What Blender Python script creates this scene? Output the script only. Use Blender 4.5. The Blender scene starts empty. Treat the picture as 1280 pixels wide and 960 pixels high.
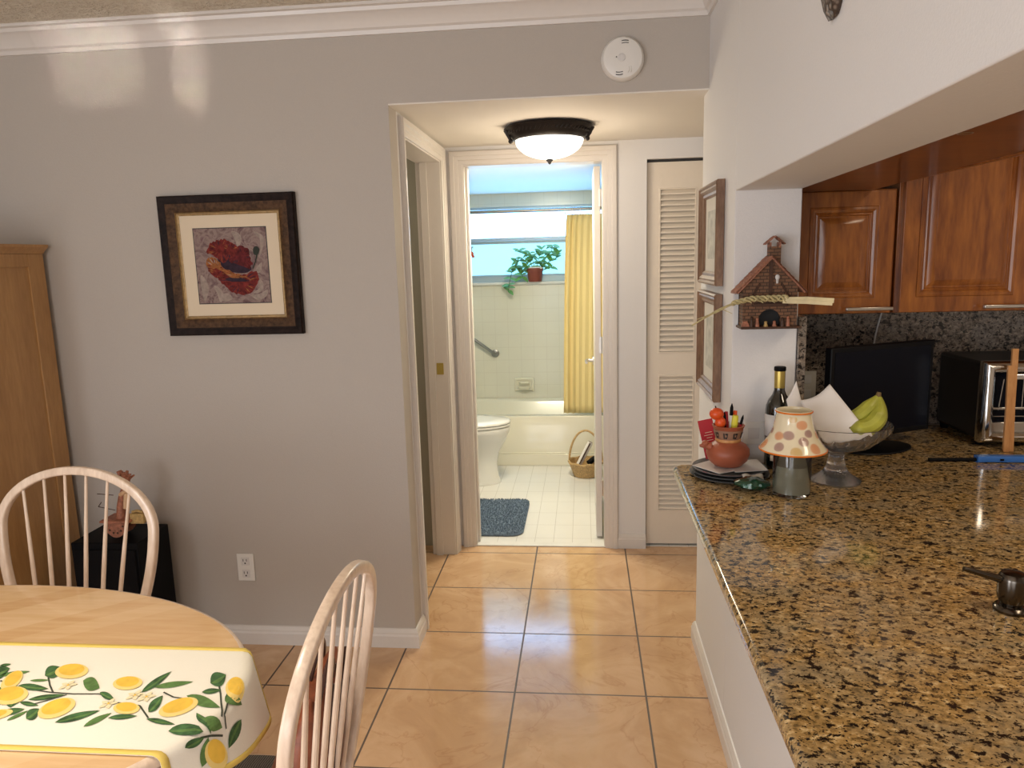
import bpy, bmesh, math, random
from mathutils import Vector, Matrix
random.seed(7)
PI = math.pi
S = bpy.context.scene
C = S.collection

# ------------------------------------------------------------------ camera
cam_d = bpy.data.cameras.new('camera'); cam = bpy.data.objects.new('camera', cam_d); C.objects.link(cam)
r_ = Vector((0.99519975, 0.09406381, -0.0270083)); u_ = Vector((0.01065935, 0.17014771, 0.98536092)); f_ = Vector((-0.0972822, 0.98091883, -0.1683283))
M = Matrix((( r_.x, u_.x, -f_.x, 0), (r_.y, u_.y, -f_.y, 0), (r_.z, u_.z, -f_.z, 1.57), (0, 0, 0, 1)))
cam.matrix_world = M
cam_d.sensor_fit = 'HORIZONTAL'; cam_d.sensor_width = 36; cam_d.lens = 36 * 923.28 / 1280
cam_d.clip_start = 0.02
S.camera = cam
# ------------------------------------------------------------------ light
S.view_settings.view_transform = 'Standard'; S.view_settings.look = 'None'
S.view_settings.gamma = 1; S.view_settings.use_curve_mapping = False
S.view_settings.exposure = 0.0
w = bpy.data.worlds.new('world'); S.world = w; w.use_nodes = True
w.node_tree.nodes['Background'].inputs[0].default_value = (.75, .85, 1, 1)
w.node_tree.nodes['Background'].inputs[1].default_value = 0.6

def area(name, loc, direction, sx, sy, power, col, spread=180):
    d = bpy.data.lights.new(name, 'AREA'); d.shape = 'RECTANGLE'; d.size = sx; d.size_y = sy
    d.energy = power; d.color = col; d.spread = math.radians(spread)
    o = bpy.data.objects.new(name, d); C.objects.link(o); o.location = loc
    o.rotation_euler = Vector(direction).to_track_quat('-Z', 'Y').to_euler()
    return o
def point(name, loc, power, col, rad=.05):
    d = bpy.data.lights.new(name, 'POINT'); d.energy = power; d.color = col; d.shadow_soft_size = rad
    o = bpy.data.objects.new(name, d); C.objects.link(o); o.location = loc
    return o
area('patio_door_daylight', (-1.3, -2.9, 1.15), (0.05, 1, 0.0), 2.2, 1.9, 48, (.92, .95, 1))
area('dining_daylight', (-2.65, -0.9, 1.3), (1, .35, 0), 1.4, 1.5, 52, (.88, .93, 1))
area('dining_table_fill', (-1.2, 0.75, 2.42), (0, 0, -1), .4, .4, 8.5, (1, .86, .68), 95)  # added fill to brighten the table, no known lamp hangs here
area('kitchen_ceiling_light', (1.55, 0.75, 2.43), (0, 0, -1), .35, 1.2, 17, (1, .82, .6))
area('bathroom_ceiling_light', (-.3, 4.22, 2.07), (0, .12, -1), .4, .3, 25, (1, .90, .68))
point('bedroom_fill', (-1.6, 3.6, 1.9), 5, (1, .9, .72), .2)  # unseen fill added to lift the dim bedroom wall
# sunlight glancing off a table top outside, thrown up on the dining wall
area('sky_glow_on_bath_ceiling', (-.45, 6.05, 1.72), (0, -.55, 1), .95, .25, 1.0, (.25, .58, 1), 120)
area('sun_glint', (-1.74, -1.6, .6), (-.06, 4.37, 1.74), .34, .26, .10, (1, .95, .86), 1.6)
area('sun_glint', (-1.42, -1.6, .6), (-.03, 4.37, 1.74), .10, .34, .045, (1, .95, .86), 1.6)

# ------------------------------------------------------------------ materials
def nodes(name):
    m = bpy.data.materials.new(name); m.use_nodes = True
    nt = m.node_tree; b = nt.nodes['Principled BSDF']
    return m, nt, b
def setp(b, k, v):
    if k in b.inputs: b.inputs[k].default_value = v
def N(nt, t, **kw):
    n = nt.nodes.new(t)
    for k, v in kw.items(): setattr(n, k, v)
    return n
def coords(nt, scale=(1, 1, 1), rot=(0, 0, 0), loc=(0, 0, 0)):
    tc = N(nt, 'ShaderNodeTexCoord'); mp = N(nt, 'ShaderNodeMapping')
    mp.inputs['Scale'].default_value = scale; mp.inputs['Rotation'].default_value = rot; mp.inputs['Location'].default_value = loc
    nt.links.new(tc.outputs['Object'], mp.inputs[0]); return mp.outputs[0]
def noise(nt, vec, scale, detail=4, rough=.55, dist=0):
    n = N(nt, 'ShaderNodeTexNoise'); n.inputs['Scale'].default_value = scale; n.inputs['Detail'].default_value = detail
    n.inputs['Roughness'].default_value = rough; n.inputs['Distortion'].default_value = dist
    nt.links.new(vec, n.inputs['Vector']); return n.outputs['Fac']
def ramp(nt, fac, stops, interp='LINEAR'):
    r = N(nt, 'ShaderNodeValToRGB'); r.color_ramp.interpolation = interp
    e = r.color_ramp.elements
    while len(e) < len(stops): e.new(.5)
    for i, (p, c) in enumerate(stops):
        e[i].position = p; e[i].color = (c[0], c[1], c[2], 1)
    nt.links.new(fac, r.inputs[0]); return r.outputs[0]
def mixc(nt, fac, a, b, mode='MIX'):
    m = N(nt, 'ShaderNodeMix', data_type='RGBA', blend_type=mode)
    for i, v in ((0, fac), (6, a), (7, b)):
        if hasattr(v, 'is_linked') or hasattr(v, 'links'): nt.links.new(v, m.inputs[i])
        else: m.inputs[i].default_value = v if i == 0 else (v[0], v[1], v[2], 1)
    return m.outputs[2]
def bump(nt, b, h, strength=.2, dist=.002):
    n = N(nt, 'ShaderNodeBump'); n.inputs['Strength'].default_value = strength; n.inputs['Distance'].default_value = dist
    nt.links.new(h, n.inputs['Height']); nt.links.new(n.outputs[0], b.inputs['Normal'])
def math_(nt, op, a, b=None, c=None):
    m = N(nt, 'ShaderNodeMath', operation=op)
    for i, v in enumerate((a, b, c)):
        if v is None: continue
        if isinstance(v, (int, float)): m.inputs[i].default_value = v
        else: nt.links.new(v, m.inputs[i])
    return m.outputs[0]
def grid_mask(nt, vec, ax, period, offset, width):
    """1 on grout lines"""
    s = N(nt, 'ShaderNodeSeparateXYZ'); nt.links.new(vec, s.inputs[0])
    v = math_(nt, 'ADD', s.outputs[ax], -offset)
    v = math_(nt, 'DIVIDE', v, period)
    v = math_(nt, 'FRACT', v)
    v = math_(nt, 'SUBTRACT', v, .5); v = math_(nt, 'ABSOLUTE', v)
    return math_(nt, 'GREATER_THAN', v, .5 - width / period / 2)

def plain(name, col, rough=.5, metal=0, bump_s=0, bump_scale=60, var=.0, coat=0, spec=None, **kw):
    m, nt, b = nodes(name)
    setp(b, 'Roughness', rough); setp(b, 'Metallic', metal); setp(b, 'Coat Weight', coat)
    if spec is not None: setp(b, 'Specular IOR Level', spec)
    v = coords(nt)
    n = noise(nt, v, bump_scale, 4)
    c = ramp(nt, n, [(.3, [x * (1 - var) for x in col]), (.7, [min(1, x * (1 + var)) for x in col])])
    nt.links.new(c, b.inputs['Base Color'])
    if bump_s: bump(nt, b, n, bump_s)
    for k, x in kw.items(): setp(b, k.replace('_', ' '), x)
    return m
def wood(name, dark, light, rough=.35, scale=(1, 1, 1), gs=8, coat=.2, rot=(0, 0, 0)):
    m, nt, b = nodes(name)
    v = coords(nt, scale, rot)
    n1 = noise(nt, v, gs, 6, .6, .6)
    n2 = noise(nt, v, gs * 6, 3, .5)
    f = math_(nt, 'MULTIPLY_ADD', n2, .35, math_(nt, 'MULTIPLY', n1, .65))
    c = ramp(nt, f, [(.36, dark), (.52, [(a + d) / 2 for a, d in zip(dark, light)]), (.66, light)])
    nt.links.new(c, b.inputs['Base Color']); setp(b, 'Roughness', rough); setp(b, 'Coat Weight', coat); setp(b, 'Coat Roughness', .15)
    bump(nt, b, f, .08)
    return m
MT = {}
MT['wall_gray'] = plain('wall_gray_paint', (.50, .455, .408), .75, bump_s=.25, bump_scale=220, var=.015)
MT['wall_white'] = plain('wall_white_paint', (.76, .75, .745), .7, bump_s=.25, bump_scale=220, var=.015)
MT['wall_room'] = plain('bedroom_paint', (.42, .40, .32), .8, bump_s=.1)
MT['trim'] = plain('white_trim_gloss', (.74, .70, .66), .3, var=.01)
MT['louver'] = plain('cream_door_paint', (.80, .72, .61), .42, var=.01)
MT['hall_ceiling'] = plain('hall_ceiling_paint', (.80, .76, .70), .8, bump_s=.1, bump_scale=120)
MT['bath_ceiling'] = plain('bathroom_ceiling_paint', (.75, .78, .74), .35, bump_s=.1, bump_scale=60)
MT['white_plastic'] = plain('white_plastic', (.80, .78, .74), .35)
MT['dark'] = plain('dark_slot', (.02, .02, .02), .6)
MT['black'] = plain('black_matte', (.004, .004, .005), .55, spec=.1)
MT['cherry'] = wood('cherry_wood', (.15, .038, .008), (.42, .145, .026), .3, (6, 6, 1), 2.2, .35)
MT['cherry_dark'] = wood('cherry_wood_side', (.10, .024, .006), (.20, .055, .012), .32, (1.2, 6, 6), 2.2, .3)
MT['maple'] = wood('light_maple', (.60, .36, .19), (.86, .62, .40), .3, (5, 5, 1), 4, .35)
MT['maple_pale'] = wood('pale_maple', (.66, .50, .38), (.88, .72, .58), .3, (5, 5, 1), 4, .4)
MT['honey'] = wood('honey_maple_cabinet', (.40, .21, .075), (.55, .31, .12), .4, (5, 5, .8), 3, .15)
MT['metal'] = plain('brushed_steel', (.62, .60, .57), .3, 1)
MT['chrome'] = plain('chrome', (.8, .8, .8), .12, 1)
MT['bronze'] = plain('oil_rubbed_bronze', (.02, .015, .013), .4, .2, spec=.3)
MT['barmetal'] = plain('satin_grey_metal', (.34, .34, .34), .3, .9)
MT['pumpmetal'] = plain('dark_nickel', (.12, .105, .09), .2, 1)
MT['porcelain'] = plain('white_porcelain', (.85, .84, .80), .12, coat=.5)
MT['tub'] = plain('cream_enamel', (.84, .80, .66), .18, coat=.4)
MT['curtain'] = plain('yellow_curtain_fabric', (.82, .68, .33), .7, bump_s=.1, bump_scale=300)
MT['marble'] = plain('white_marble_sill', (.82, .81, .78), .25, var=.05, bump_scale=12)
MT['alu'] = plain('painted_aluminium', (.45, .55, .62), .4, .3)
MT['terracotta'] = plain('terracotta', (.36, .095, .045), .45, var=.08, bump_scale=40)
MT['pot_red'] = plain('red_plastic_pot', (.26, .06, .04), .5)
MT['leaf'] = plain('plant_leaf', (.17, .40, .10), .4, var=.35, bump_scale=30)
MT['leaf_dk'] = plain('printed_leaf_green', (.045, .12, .04), .8, var=.5, bump_scale=60)
MT['leaf_mid'] = plain('printed_leaf_light_green', (.11, .22, .06), .8, var=.3, bump_scale=60)
MT['lemon'] = plain('printed_lemon', (.86, .55, .07), .8, var=.12, bump_scale=30)
MT['lemon_pale'] = plain('printed_lemon_pale', (.88, .68, .24), .8, var=.05, bump_scale=30)
MT['lemon_cream'] = plain('printed_blossom', (.85, .76, .50), .8)
MT['stem'] = plain('printed_stem', (.05, .06, .04), .8)
MT['cloth'] = plain('cream_cotton', (.90, .87, .77), .85, bump_s=.15, bump_scale=500, var=.02)
MT['yellow_edge'] = plain('yellow_binding', (.80, .60, .14), .8, bump_s=.2, bump_scale=400)
MT['frame_dk'] = plain('dark_antique_frame', (.016, .009, .007), .5, var=.5, bump_scale=50, spec=.1)
MT['frame_br'] = plain('antique_bronze_frame', (.075, .036, .014), .5, 0, var=.5, bump_scale=70, spec=.15)
MT['gold'] = plain('gold_fillet', (.36, .24, .11), .4, .6, var=.3, bump_scale=60)
MT['mat'] = plain('cream_mat_board', (.74, .62, .46), .8)
MT['mat_grey'] = plain('pale_mat_board', (.66, .63, .56), .8)
MT['print'] = plain('faded_print', (.50, .49, .43), .7, var=.25, bump_scale=25)
MT['frame_wood'] = wood('brown_wood_frame', (.16, .085, .05), (.30, .18, .11), .4, (4, 4, 1), 8)
MT['rope'] = plain('palm_straw', (.52, .44, .22), .6, var=.25, bump_scale=90)
MT['rope_pale'] = plain('pale_palm_stalk', (.78, .68, .42), .55, var=.1, bump_scale=40)
MT['rooftile'] = plain('clay_roof_tile', (.33, .14, .085), .6, var=.4, bump_scale=120, bump_s=.3)
MT['brown'] = plain('dark_brown_clay', (.07, .03, .015), .6, var=.3, bump_scale=60)
MT['red'] = plain('red_card', (.42, .01, .02), .4)
MT['orange'] = plain('orange_plastic', (.75, .09, .015), .35)
MT['yellow'] = plain('yellow_plastic', (.75, .68, .06), .4)
MT['paper'] = plain('white_paper', (.84, .80, .76), .8, bump_s=.05)
MT['white_card'] = plain('white_card', (.70, .68, .66), .6)
MT['slate'] = plain('dark_glass_plate', (.16, .17, .18), .08, coat=.5)
MT['wine'] = plain('dark_bottle_glass', (.005, .006, .004), .05, coat=1)
MT['foil'] = plain('gold_foil', (.50, .38, .10), .35, .7)
MT['shade'] = plain('cream_ceramic', (.84, .74, .52), .12, coat=.6)
MT['sh_or'] = plain('orange_glaze', (.78, .19, .01), .2, coat=.5)
MT['sh_pu'] = plain('plum_glaze', (.24, .02, .07), .2, coat=.5)
MT['sh_ye'] = plain('yellow_glaze', (.70, .40, .04), .2, coat=.5)
MT['wax'] = plain('grey_green_wax', (.30, .285, .215), .45)
MT['green_foil'] = plain('green_foil_wrap', (.004, .06, .028), .15, .3, bump_s=.8, bump_scale=60, coat=1)
MT['banana'] = plain('green_banana_skin', (.42, .42, .055), .42, var=.3, bump_scale=14)
MT['banana_tip'] = plain('banana_tip', (.16, .10, .03), .6)
MT['screen'] = plain('tv_screen', (.002, .003, .008), .25, spec=.15)
MT['bezel'] = plain('tv_bezel', (.003, .003, .004), .45, spec=.2)
MT['toaster'] = plain('dark_steel_body', (.014, .012, .011), .4, .3)
MT['tongs'] = wood('bamboo_tongs', (.50, .22, .07), (.66, .34, .13), .5, (4, 4, 1), 6)
MT['blue'] = plain('blue_plastic', (.04, .16, .50), .3)
MT['wicker'] = plain('wicker', (.55, .36, .16), .6, var=.35, bump_scale=120, bump_s=.5)
MT['rug'] = plain('blue_bath_rug', (.16, .22, .30), .95, var=.35, bump_scale=90, bump_s=.9)
MT['leather'] = plain('brown_leather', (.24, .065, .025), .38, var=.25, bump_scale=50, bump_s=.15)
MT['leather_dk'] = plain('dark_leather', (.055, .02, .012), .4, var=.2, bump_scale=50)
MT['leather_ol'] = plain('olive_leather', (.12, .075, .035), .45, var=.2)
MT['carved'] = plain('carved_pinkish_wood', (.36, .14, .08), .55, var=.4, bump_scale=80)
MT['straw'] = plain('straw', (.48, .32, .12), .7, var=.3, bump_scale=100)

def glass(name, col=(1, 1, 1), rough=0.0, ior=1.5):
    m, nt, b = nodes(name); setp(b, 'Base Color', (*col, 1)); setp(b, 'Roughness', rough); setp(b, 'Transmission Weight', 1); setp(b, 'IOR', ior)
    v = coords(nt); n = noise(nt, v, 20, 2); bump(nt, b, n, .02)
    return m
MT['glass'] = glass('clear_glass', (1, 1, 1), 0, 1.48); MT['glass'].node_tree.nodes['Principled BSDF'].inputs['Transmission Weight'].default_value = .965
MT['glass_cup'] = glass('smoky_glass', (.93, .95, .94))
MT['glass_oven'] = glass('oven_glass', (.75, .78, .8))
def emit(name, col, s, vary=0):
    m, nt, b = nodes(name); setp(b, 'Base Color', (.1, .1, .1, 1)); setp(b, 'Emission Strength', s)
    v = coords(nt); n = noise(nt, v, 90 if vary else 2, 3)
    c = ramp(nt, n, [(.35, [x * (1 - vary) for x in col]), (.65, col)])
    nt.links.new(c, b.inputs['Emission Color']); return m
MT['pane_up'] = emit('frosted_pane_daylight', (.24, .56, 1), 6.5)
MT['pane_lo'] = emit('frosted_pane_aqua_daylight', (.26, .72, 1), 2.1)
MT['lamp_glass'] = emit('lit_lamp_glass', (1, .92, .80), 2.4, .10)

def mat_floor():
    m, nt, b = nodes('beige_ceramic_tile'); v = coords(nt)
    gx = grid_mask(nt, v, 0, .475, -.265, .007); gy = grid_mask(nt, v, 1, .43, 2.895, .007)
    g = math_(nt, 'MAXIMUM', gx, gy)
    n = noise(nt, v, 3.2, 8, .62, 1.2); n2 = noise(nt, v, 26, 5, .6)
    c = ramp(nt, n, [(.30, (.57, .345, .185)), (.48, (.66, .415, .23)), (.62, (.73, .48, .285)), (.75, (.62, .385, .21))])
    vein = ramp(nt, noise(nt, v, 2.6, 5, .55, 1.0), [(.488, (1, 1, 1)), (.50, (.80, .70, .60)), (.512, (1, 1, 1))])
    c = mixc(nt, .55, c, vein, 'MULTIPLY')
    c = mixc(nt, g, c, (.085, .05, .03))
    nt.links.new(c, b.inputs['Base Color']); setp(b, 'Specular IOR Level', .95)
    r = math_(nt, 'MULTIPLY_ADD', g, .5, math_(nt, 'MULTIPLY_ADD', n2, .06, .03)); nt.links.new(r, b.inputs['Roughness'])
    h = math_(nt, 'MULTIPLY_ADD', g, -3, math_(nt, 'MULTIPLY', noise(nt, v, 130, 2, .6), 1.0)); bump(nt, b, h, .10, .002)
    return m
MT['floor'] = mat_floor()
def mat_tiles(name, base, grout, px, py, pz, ox, oy, oz, wd, rough, horizontal=False):
    m, nt, b = nodes(name); v = coords(nt)
    if horizontal: g = math_(nt, 'MAXIMUM', grid_mask(nt, v, 0, px, ox, wd), grid_mask(nt, v, 1, py, oy, wd))
    else:
        # vertical faces: lines along height everywhere, columns by the face's own horizontal axis
        ge = N(nt, 'ShaderNodeNewGeometry'); s = N(nt, 'ShaderNodeSeparateXYZ'); nt.links.new(ge.outputs['Normal'], s.inputs[0])
        ax = math_(nt, 'GREATER_THAN', math_(nt, 'ABSOLUTE', s.outputs[0]), .5)
        gx = math_(nt, 'MULTIPLY', grid_mask(nt, v, 0, px, ox, wd), math_(nt, 'SUBTRACT', 1, ax))
        gy = math_(nt, 'MULTIPLY', grid_mask(nt, v, 1, py, oy, wd), ax)
        g = math_(nt, 'MAXIMUM', math_(nt, 'MAXIMUM', gx, gy), grid_mask(nt, v, 2, pz, oz, wd))
    n = noise(nt, v, 4, 3); c = ramp(nt, n, [(.3, [x * .96 for x in base]), (.7, base)])
    c = mixc(nt, g, c, grout); nt.links.new(c, b.inputs['Base Color'])
    setp(b, 'Roughness', rough); bump(nt, b, math_(nt, 'MULTIPLY', g, -1), .15, .002)
    return m
MT['bath_tile'] = mat_tiles('cream_wall_tile', (.84, .82, .71), (.75, .72, .62), .108, .108, .108, -.96, 5.4, .39, .003, .18)
MT['bath_floor'] = mat_tiles('white_floor_tile', (.84, .83, .80), (.60, .58, .55), .105, .21, .1, -.6, 3.97, 0, .003, .25, True)
def mat_granite(name, gold, tan, dark, grey, rough):
    m, nt, b = nodes(name)
    v = coords(nt, (1, 1.25, 1.25), (0, 0, .35)); 
    n1 = noise(nt, v, 75, 5, .65, .2); n2 = noise(nt, v, 130, 3, .6, .1); n3 = noise(nt, v, 8, 4, .6, .8); n4 = noise(nt, v, 50, 4, .7, .15)
    c = ramp(nt, n1, [(.36, [x * .30 for x in gold]), (.46, [x * .75 for x in gold]), (.55, gold), (.66, tan)])
    c = mixc(nt, ramp(nt, n3, [(.40, (0, 0, 0)), (.62, (.55, .55, .55))]), c, grey)
    k = ramp(nt, n4, [(.41, (1, 1, 1)), (.46, (0, 0, 0))])
    c = mixc(nt, k, c, dark)
    k2 = ramp(nt, n2, [(.38, (1, 1, 1)), (.42, (0, 0, 0))])
    c = mixc(nt, k2, c, [x * 1.6 for x in dark])
    nt.links.new(c, b.inputs['Base Color']); setp(b, 'Roughness', rough); setp(b, 'Specular IOR Level', .5)
    return m
MT['granite'] = mat_granite('gold_granite', (.52, .325, .12), (.80, .61, .33), (.016, .012, .010), (.36, .30, .20), .08)
MT['granite_wall'] = mat_granite('granite_splash', (.26, .20, .15), (.42, .35, .27), (.015, .013, .012), (.22, .20, .18), .2)
def mat_popcorn():
    m, nt, b = nodes('popcorn_ceiling'); v = coords(nt); n = noise(nt, v, 55, 3, .7)
    c = ramp(nt, n, [(.3, (.68, .60, .48)), (.7, (.86, .80, .68))]); nt.links.new(c, b.inputs['Base Color']); setp(b, 'Roughness', .9)
    bump(nt, b, n, 1, .02); return m
MT['popcorn'] = mat_popcorn()
def mat_tabletop():
    m, nt, b = nodes('light_plank_tabletop')
    v = coords(nt, (1, 1, 1), (0, 0, math.radians(-38)))
    s = N(nt, 'ShaderNodeSeparateXYZ'); nt.links.new(v, s.inputs[0])
    row = math_(nt, 'FLOOR', math_(nt, 'DIVIDE', s.outputs[1], .058))
    rnd = N(nt, 'ShaderNodeTexWhiteNoise', noise_dimensions='1D'); nt.links.new(row, rnd.inputs['W'])
    v2 = coords(nt, (1.2, 14, 1), (0, 0, math.radians(-38))); n = noise(nt, v2, 5, 5, .55)
    f = math_(nt, 'MULTIPLY_ADD', rnd.outputs['Value'], .3, math_(nt, 'MULTIPLY', n, .7))
    c = ramp(nt, f, [(.25, (.66, .41, .20)), (.5, (.74, .50, .27)), (.75, (.80, .57, .34))])
    nt.links.new(c, b.inputs['Base Color']); setp(b, 'Roughness', .25); setp(b, 'Coat Weight', .4); return m
MT['tabletop'] = mat_tabletop()
def mat_brick():
    m, nt, b = nodes('miniature_brick'); 
    v = coords(nt, (1, 1, 1), (PI / 2, 0, 0)); br = N(nt, 'ShaderNodeTexBrick'); nt.links.new(v, br.inputs['Vector'])
    br.inputs['Color1'].default_value = (.23, .11, .055, 1); br.inputs['Color2'].default_value = (.15, .075, .04, 1); br.inputs['Mortar'].default_value = (.05, .028, .018, 1)
    br.inputs['Scale'].default_value = 1; br.inputs['Brick Width'].default_value = .02; br.inputs['Row Height'].default_value = .0095; br.inputs['Mortar Size'].default_value = .0011
    nt.links.new(br.outputs['Color'], b.inputs['Base Color']); setp(b, 'Roughness', .7)
    bump(nt, b, math_(nt, 'SUBTRACT', 1, br.outputs['Fac']), .5, .001); return m
MT['brick'] = mat_brick()
def mat_weave(name, a, c2, sc):
    m, nt, b = nodes(name); v = coords(nt)
    wv = N(nt, 'ShaderNodeTexWave'); wv.inputs['Scale'].default_value = sc; wv.inputs['Distortion'].default_value = 3; nt.links.new(v, wv.inputs['Vector'])
    c = ramp(nt, wv.outputs['Fac'], [(.2, a), (.8, c2)]); nt.links.new(c, b.inputs['Base Color']); setp(b, 'Roughness', .9); bump(nt, b, wv.outputs['Fac'], .4); return m
MT['seat_cloth'] = mat_weave('grey_woven_cushion', (.06, .06, .055), (.24, .22, .19), 60)
def mat_art():
    m, nt, b = nodes('painting_ground'); v = coords(nt); n = noise(nt, v, 16, 4, .6, 2.5)
    c = ramp(nt, n, [(.3, (.10, .055, .06)), (.45, (.21, .14, .13)), (.55, (.30, .22, .19)), (.7, (.16, .09, .10))])
    nt.links.new(c, b.inputs['Base Color']); setp(b, 'Roughness', .5); return m
MT['art'] = mat_art(); MT['art'].node_tree.nodes['Principled BSDF'].inputs['Specular IOR Level'].default_value = .1
MT['p_red'] = plain('painted_red_petal', (.15, .018, .014), .5, var=.55, bump_scale=70, spec=.1)
MT['p_red2'] = plain('painted_crimson_petal', (.10, .012, .013), .5, var=.5, bump_scale=70, spec=.1)
MT['p_orange'] = plain('painted_orange_petal', (.28, .10, .03), .5, var=.4, bump_scale=70, spec=.1)
MT['p_dark'] = plain('painted_dark_centre', (.03, .015, .025), .5, var=.4, bump_scale=70, spec=.1)
MT['p_pale'] = plain('painted_pale_scroll', (.33, .26, .22), .5, var=.2, bump_scale=70, spec=.1)
MT['p_green'] = plain('painted_seed_pod', (.035, .04, .03), .5, spec=.1)

# ------------------------------------------------------------------ mesh helpers
class MB:
    def __init__(s): s.v = []; s.f = []; s.m = []
    def add(s, vs, fs, mi=0):
        o = len(s.v); s.v += [tuple(x) for x in vs]
        for f in fs: s.f.append([i + o for i in f]); s.m.append(mi)
        return s
    def box(s, x0, x1, y0, y1, z0, z1, mi=0, mat=None):
        vs = [Vector((x, y, z)) for z in (z0, z1) for y in (y0, y1) for x in (x0, x1)]
        if mat: vs = [mat @ p for p in vs]
        return s.add(vs, [(0, 2, 3, 1), (4, 5, 7, 6), (0, 1, 5, 4), (2, 6, 7, 3), (0, 4, 6, 2), (1, 3, 7, 5)], mi)
    def hexa(s, vs, mi=0): return s.add(vs, [(0, 2, 3, 1), (4, 5, 7, 6), (0, 1, 5, 4), (2, 6, 7, 3), (0, 4, 6, 2), (1, 3, 7, 5)], mi)
    def rings(s, rings, closed=True, cap=True, mi=0, loop=False):
        n = len(rings[0]); vs = [p for r in rings for p in r]; fs = []
        R = len(rings)
        for i in range(R if loop else R - 1):
            a = i * n; b = ((i + 1) % R) * n
            for j in range(n if closed else n - 1):
                k = (j + 1) % n; fs.append((a + j, a + k, b + k, b + j))
        if cap and not loop:
            fs.append(tuple(range(n - 1, -1, -1))); fs.append(tuple((R - 1) * n + j for j in range(n)))
        return s.add(vs, fs, mi)
    def lathe(s, prof, cx=0, cy=0, seg=32, mi=0, fn=None, cap=True):
        rs = []
        for r, z in prof:
            ring = []
            for j in range(seg):
                a = 2 * PI * j / seg; rr = max(r, 1e-5)
                if fn: rr, zz = fn(rr, z, a)
                else: zz = z
                ring.append((cx + rr * math.cos(a), cy + rr * math.sin(a), zz))
            rs.append(ring)
        return s.rings(rs, mi=mi, cap=cap)
    def tube(s, pts, rad, seg=8, mi=0, flat=1.0, up=None, cap=True):
        pts = [Vector(p) for p in pts]; n = len(pts)
        rads = rad if isinstance(rad, (list, tuple)) else [rad] * n
        rs = []; prev = None
        for i, p in enumerate(pts):
            t = (pts[min(i + 1, n - 1)] - pts[max(i - 1, 0)]).normalized()
            if prev is None:
                ref = Vector(up) if up else (Vector((0, 0, 1)) if abs(t.z) < .9 else Vector((1, 0, 0)))
                a = (ref - t * ref.dot(t)).normalized()
            else:
                ref = Vector(up) if up else prev
                a = (ref - t * ref.dot(t))
                a = a.normalized() if a.length > 1e-6 else prev
            prev = a; b = t.cross(a)
            rs.append([p + rads[i] * (a * math.cos(2 * PI * k / seg) * flat + b * math.sin(2 * PI * k / seg)) for k in range(seg)])
        return s.rings(rs, mi=mi, cap=cap)
    def ribbon(s, pts, wa, wb, up, mi=0, rnd=.3):
        """rounded rectangular bar: wa half-width along `up`, wb half-width across"""
        pts = [Vector(p) for p in pts]; n = len(pts); rs = []
        sec = []
        for cx_, cy_ in ((1, 1), (-1, 1), (-1, -1), (1, -1)):
            for q in ((0, 1), (.3, .3), (1, 0)) if cx_ * cy_ > 0 else ((1, 0), (.3, .3), (0, 1)):
                sec.append((cx_ * (1 - rnd * q[0] * 1.0), cy_ * (1 - rnd * q[1] * 1.0)))
        for i, p in enumerate(pts):
            t = (pts[min(i + 1, n - 1)] - pts[max(i - 1, 0)]).normalized()
            a = Vector(up); a = (a - t * a.dot(t)).normalized(); b = t.cross(a)
            rs.append([p + a * wa * x + b * wb * y for x, y in sec])
        return s.rings(rs, mi=mi)
    def prism(s, poly, d0, d1, fn, mi=0):
        n = len(poly); vs = [fn(a, b, d0) for a, b in poly] + [fn(a, b, d1) for a, b in poly]
        fs = [tuple(range(n - 1, -1, -1)), tuple(range(n, 2 * n))] + [(j, (j + 1) % n, n + (j + 1) % n, n + j) for j in range(n)]
        return s.add(vs, fs, mi)
    def frame(s, prof, x0, x1, z0, z1, fn, closed=True, mi=0):
        """prof: list (offset outward from the rectangle, height out of the wall)"""
        if closed: cor = [(x0, z0, -1, -1), (x1, z0, 1, -1), (x1, z1, 1, 1), (x0, z1, -1, 1)]
        else: cor = [(x0, z0, -1, 0), (x0, z1, -1, 1), (x1, z1, 1, 1), (x1, z0, 1, 0)]
        rs = [[fn(x + o * sx, z + o * sz, t) for o, t in prof] for x, z, sx, sz in cor]
        return s.rings(rs, mi=mi, cap=not closed, loop=closed)
    def grid(s, nu, nv, fn, mi=0, thick=None):
        vs = [fn(i / nu, j / nv) for j in range(nv + 1) for i in range(nu + 1)]
        fs = [(j * (nu + 1) + i, j * (nu + 1) + i + 1, (j + 1) * (nu + 1) + i + 1, (j + 1) * (nu + 1) + i) for j in range(nv) for i in range(nu)]
        return s.add(vs, fs, mi)
    def sphere(s, c, r, seg=16, ring=10, sc=(1, 1, 1), mi=0):
        c = Vector(c); rs = []
        for i in range(ring + 1):
            a = -PI / 2 + PI * i / ring; a = max(-PI / 2 + .02, min(PI / 2 - .02, a))
            rs.append([(c.x + r * sc[0] * math.cos(a) * math.cos(2 * PI * j / seg), c.y + r * sc[1] * math.cos(a) * math.sin(2 * PI * j / seg), c.z + r * sc[2] * math.sin(a)) for j in range(seg)])
        return s.rings(rs, mi=mi)
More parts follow.
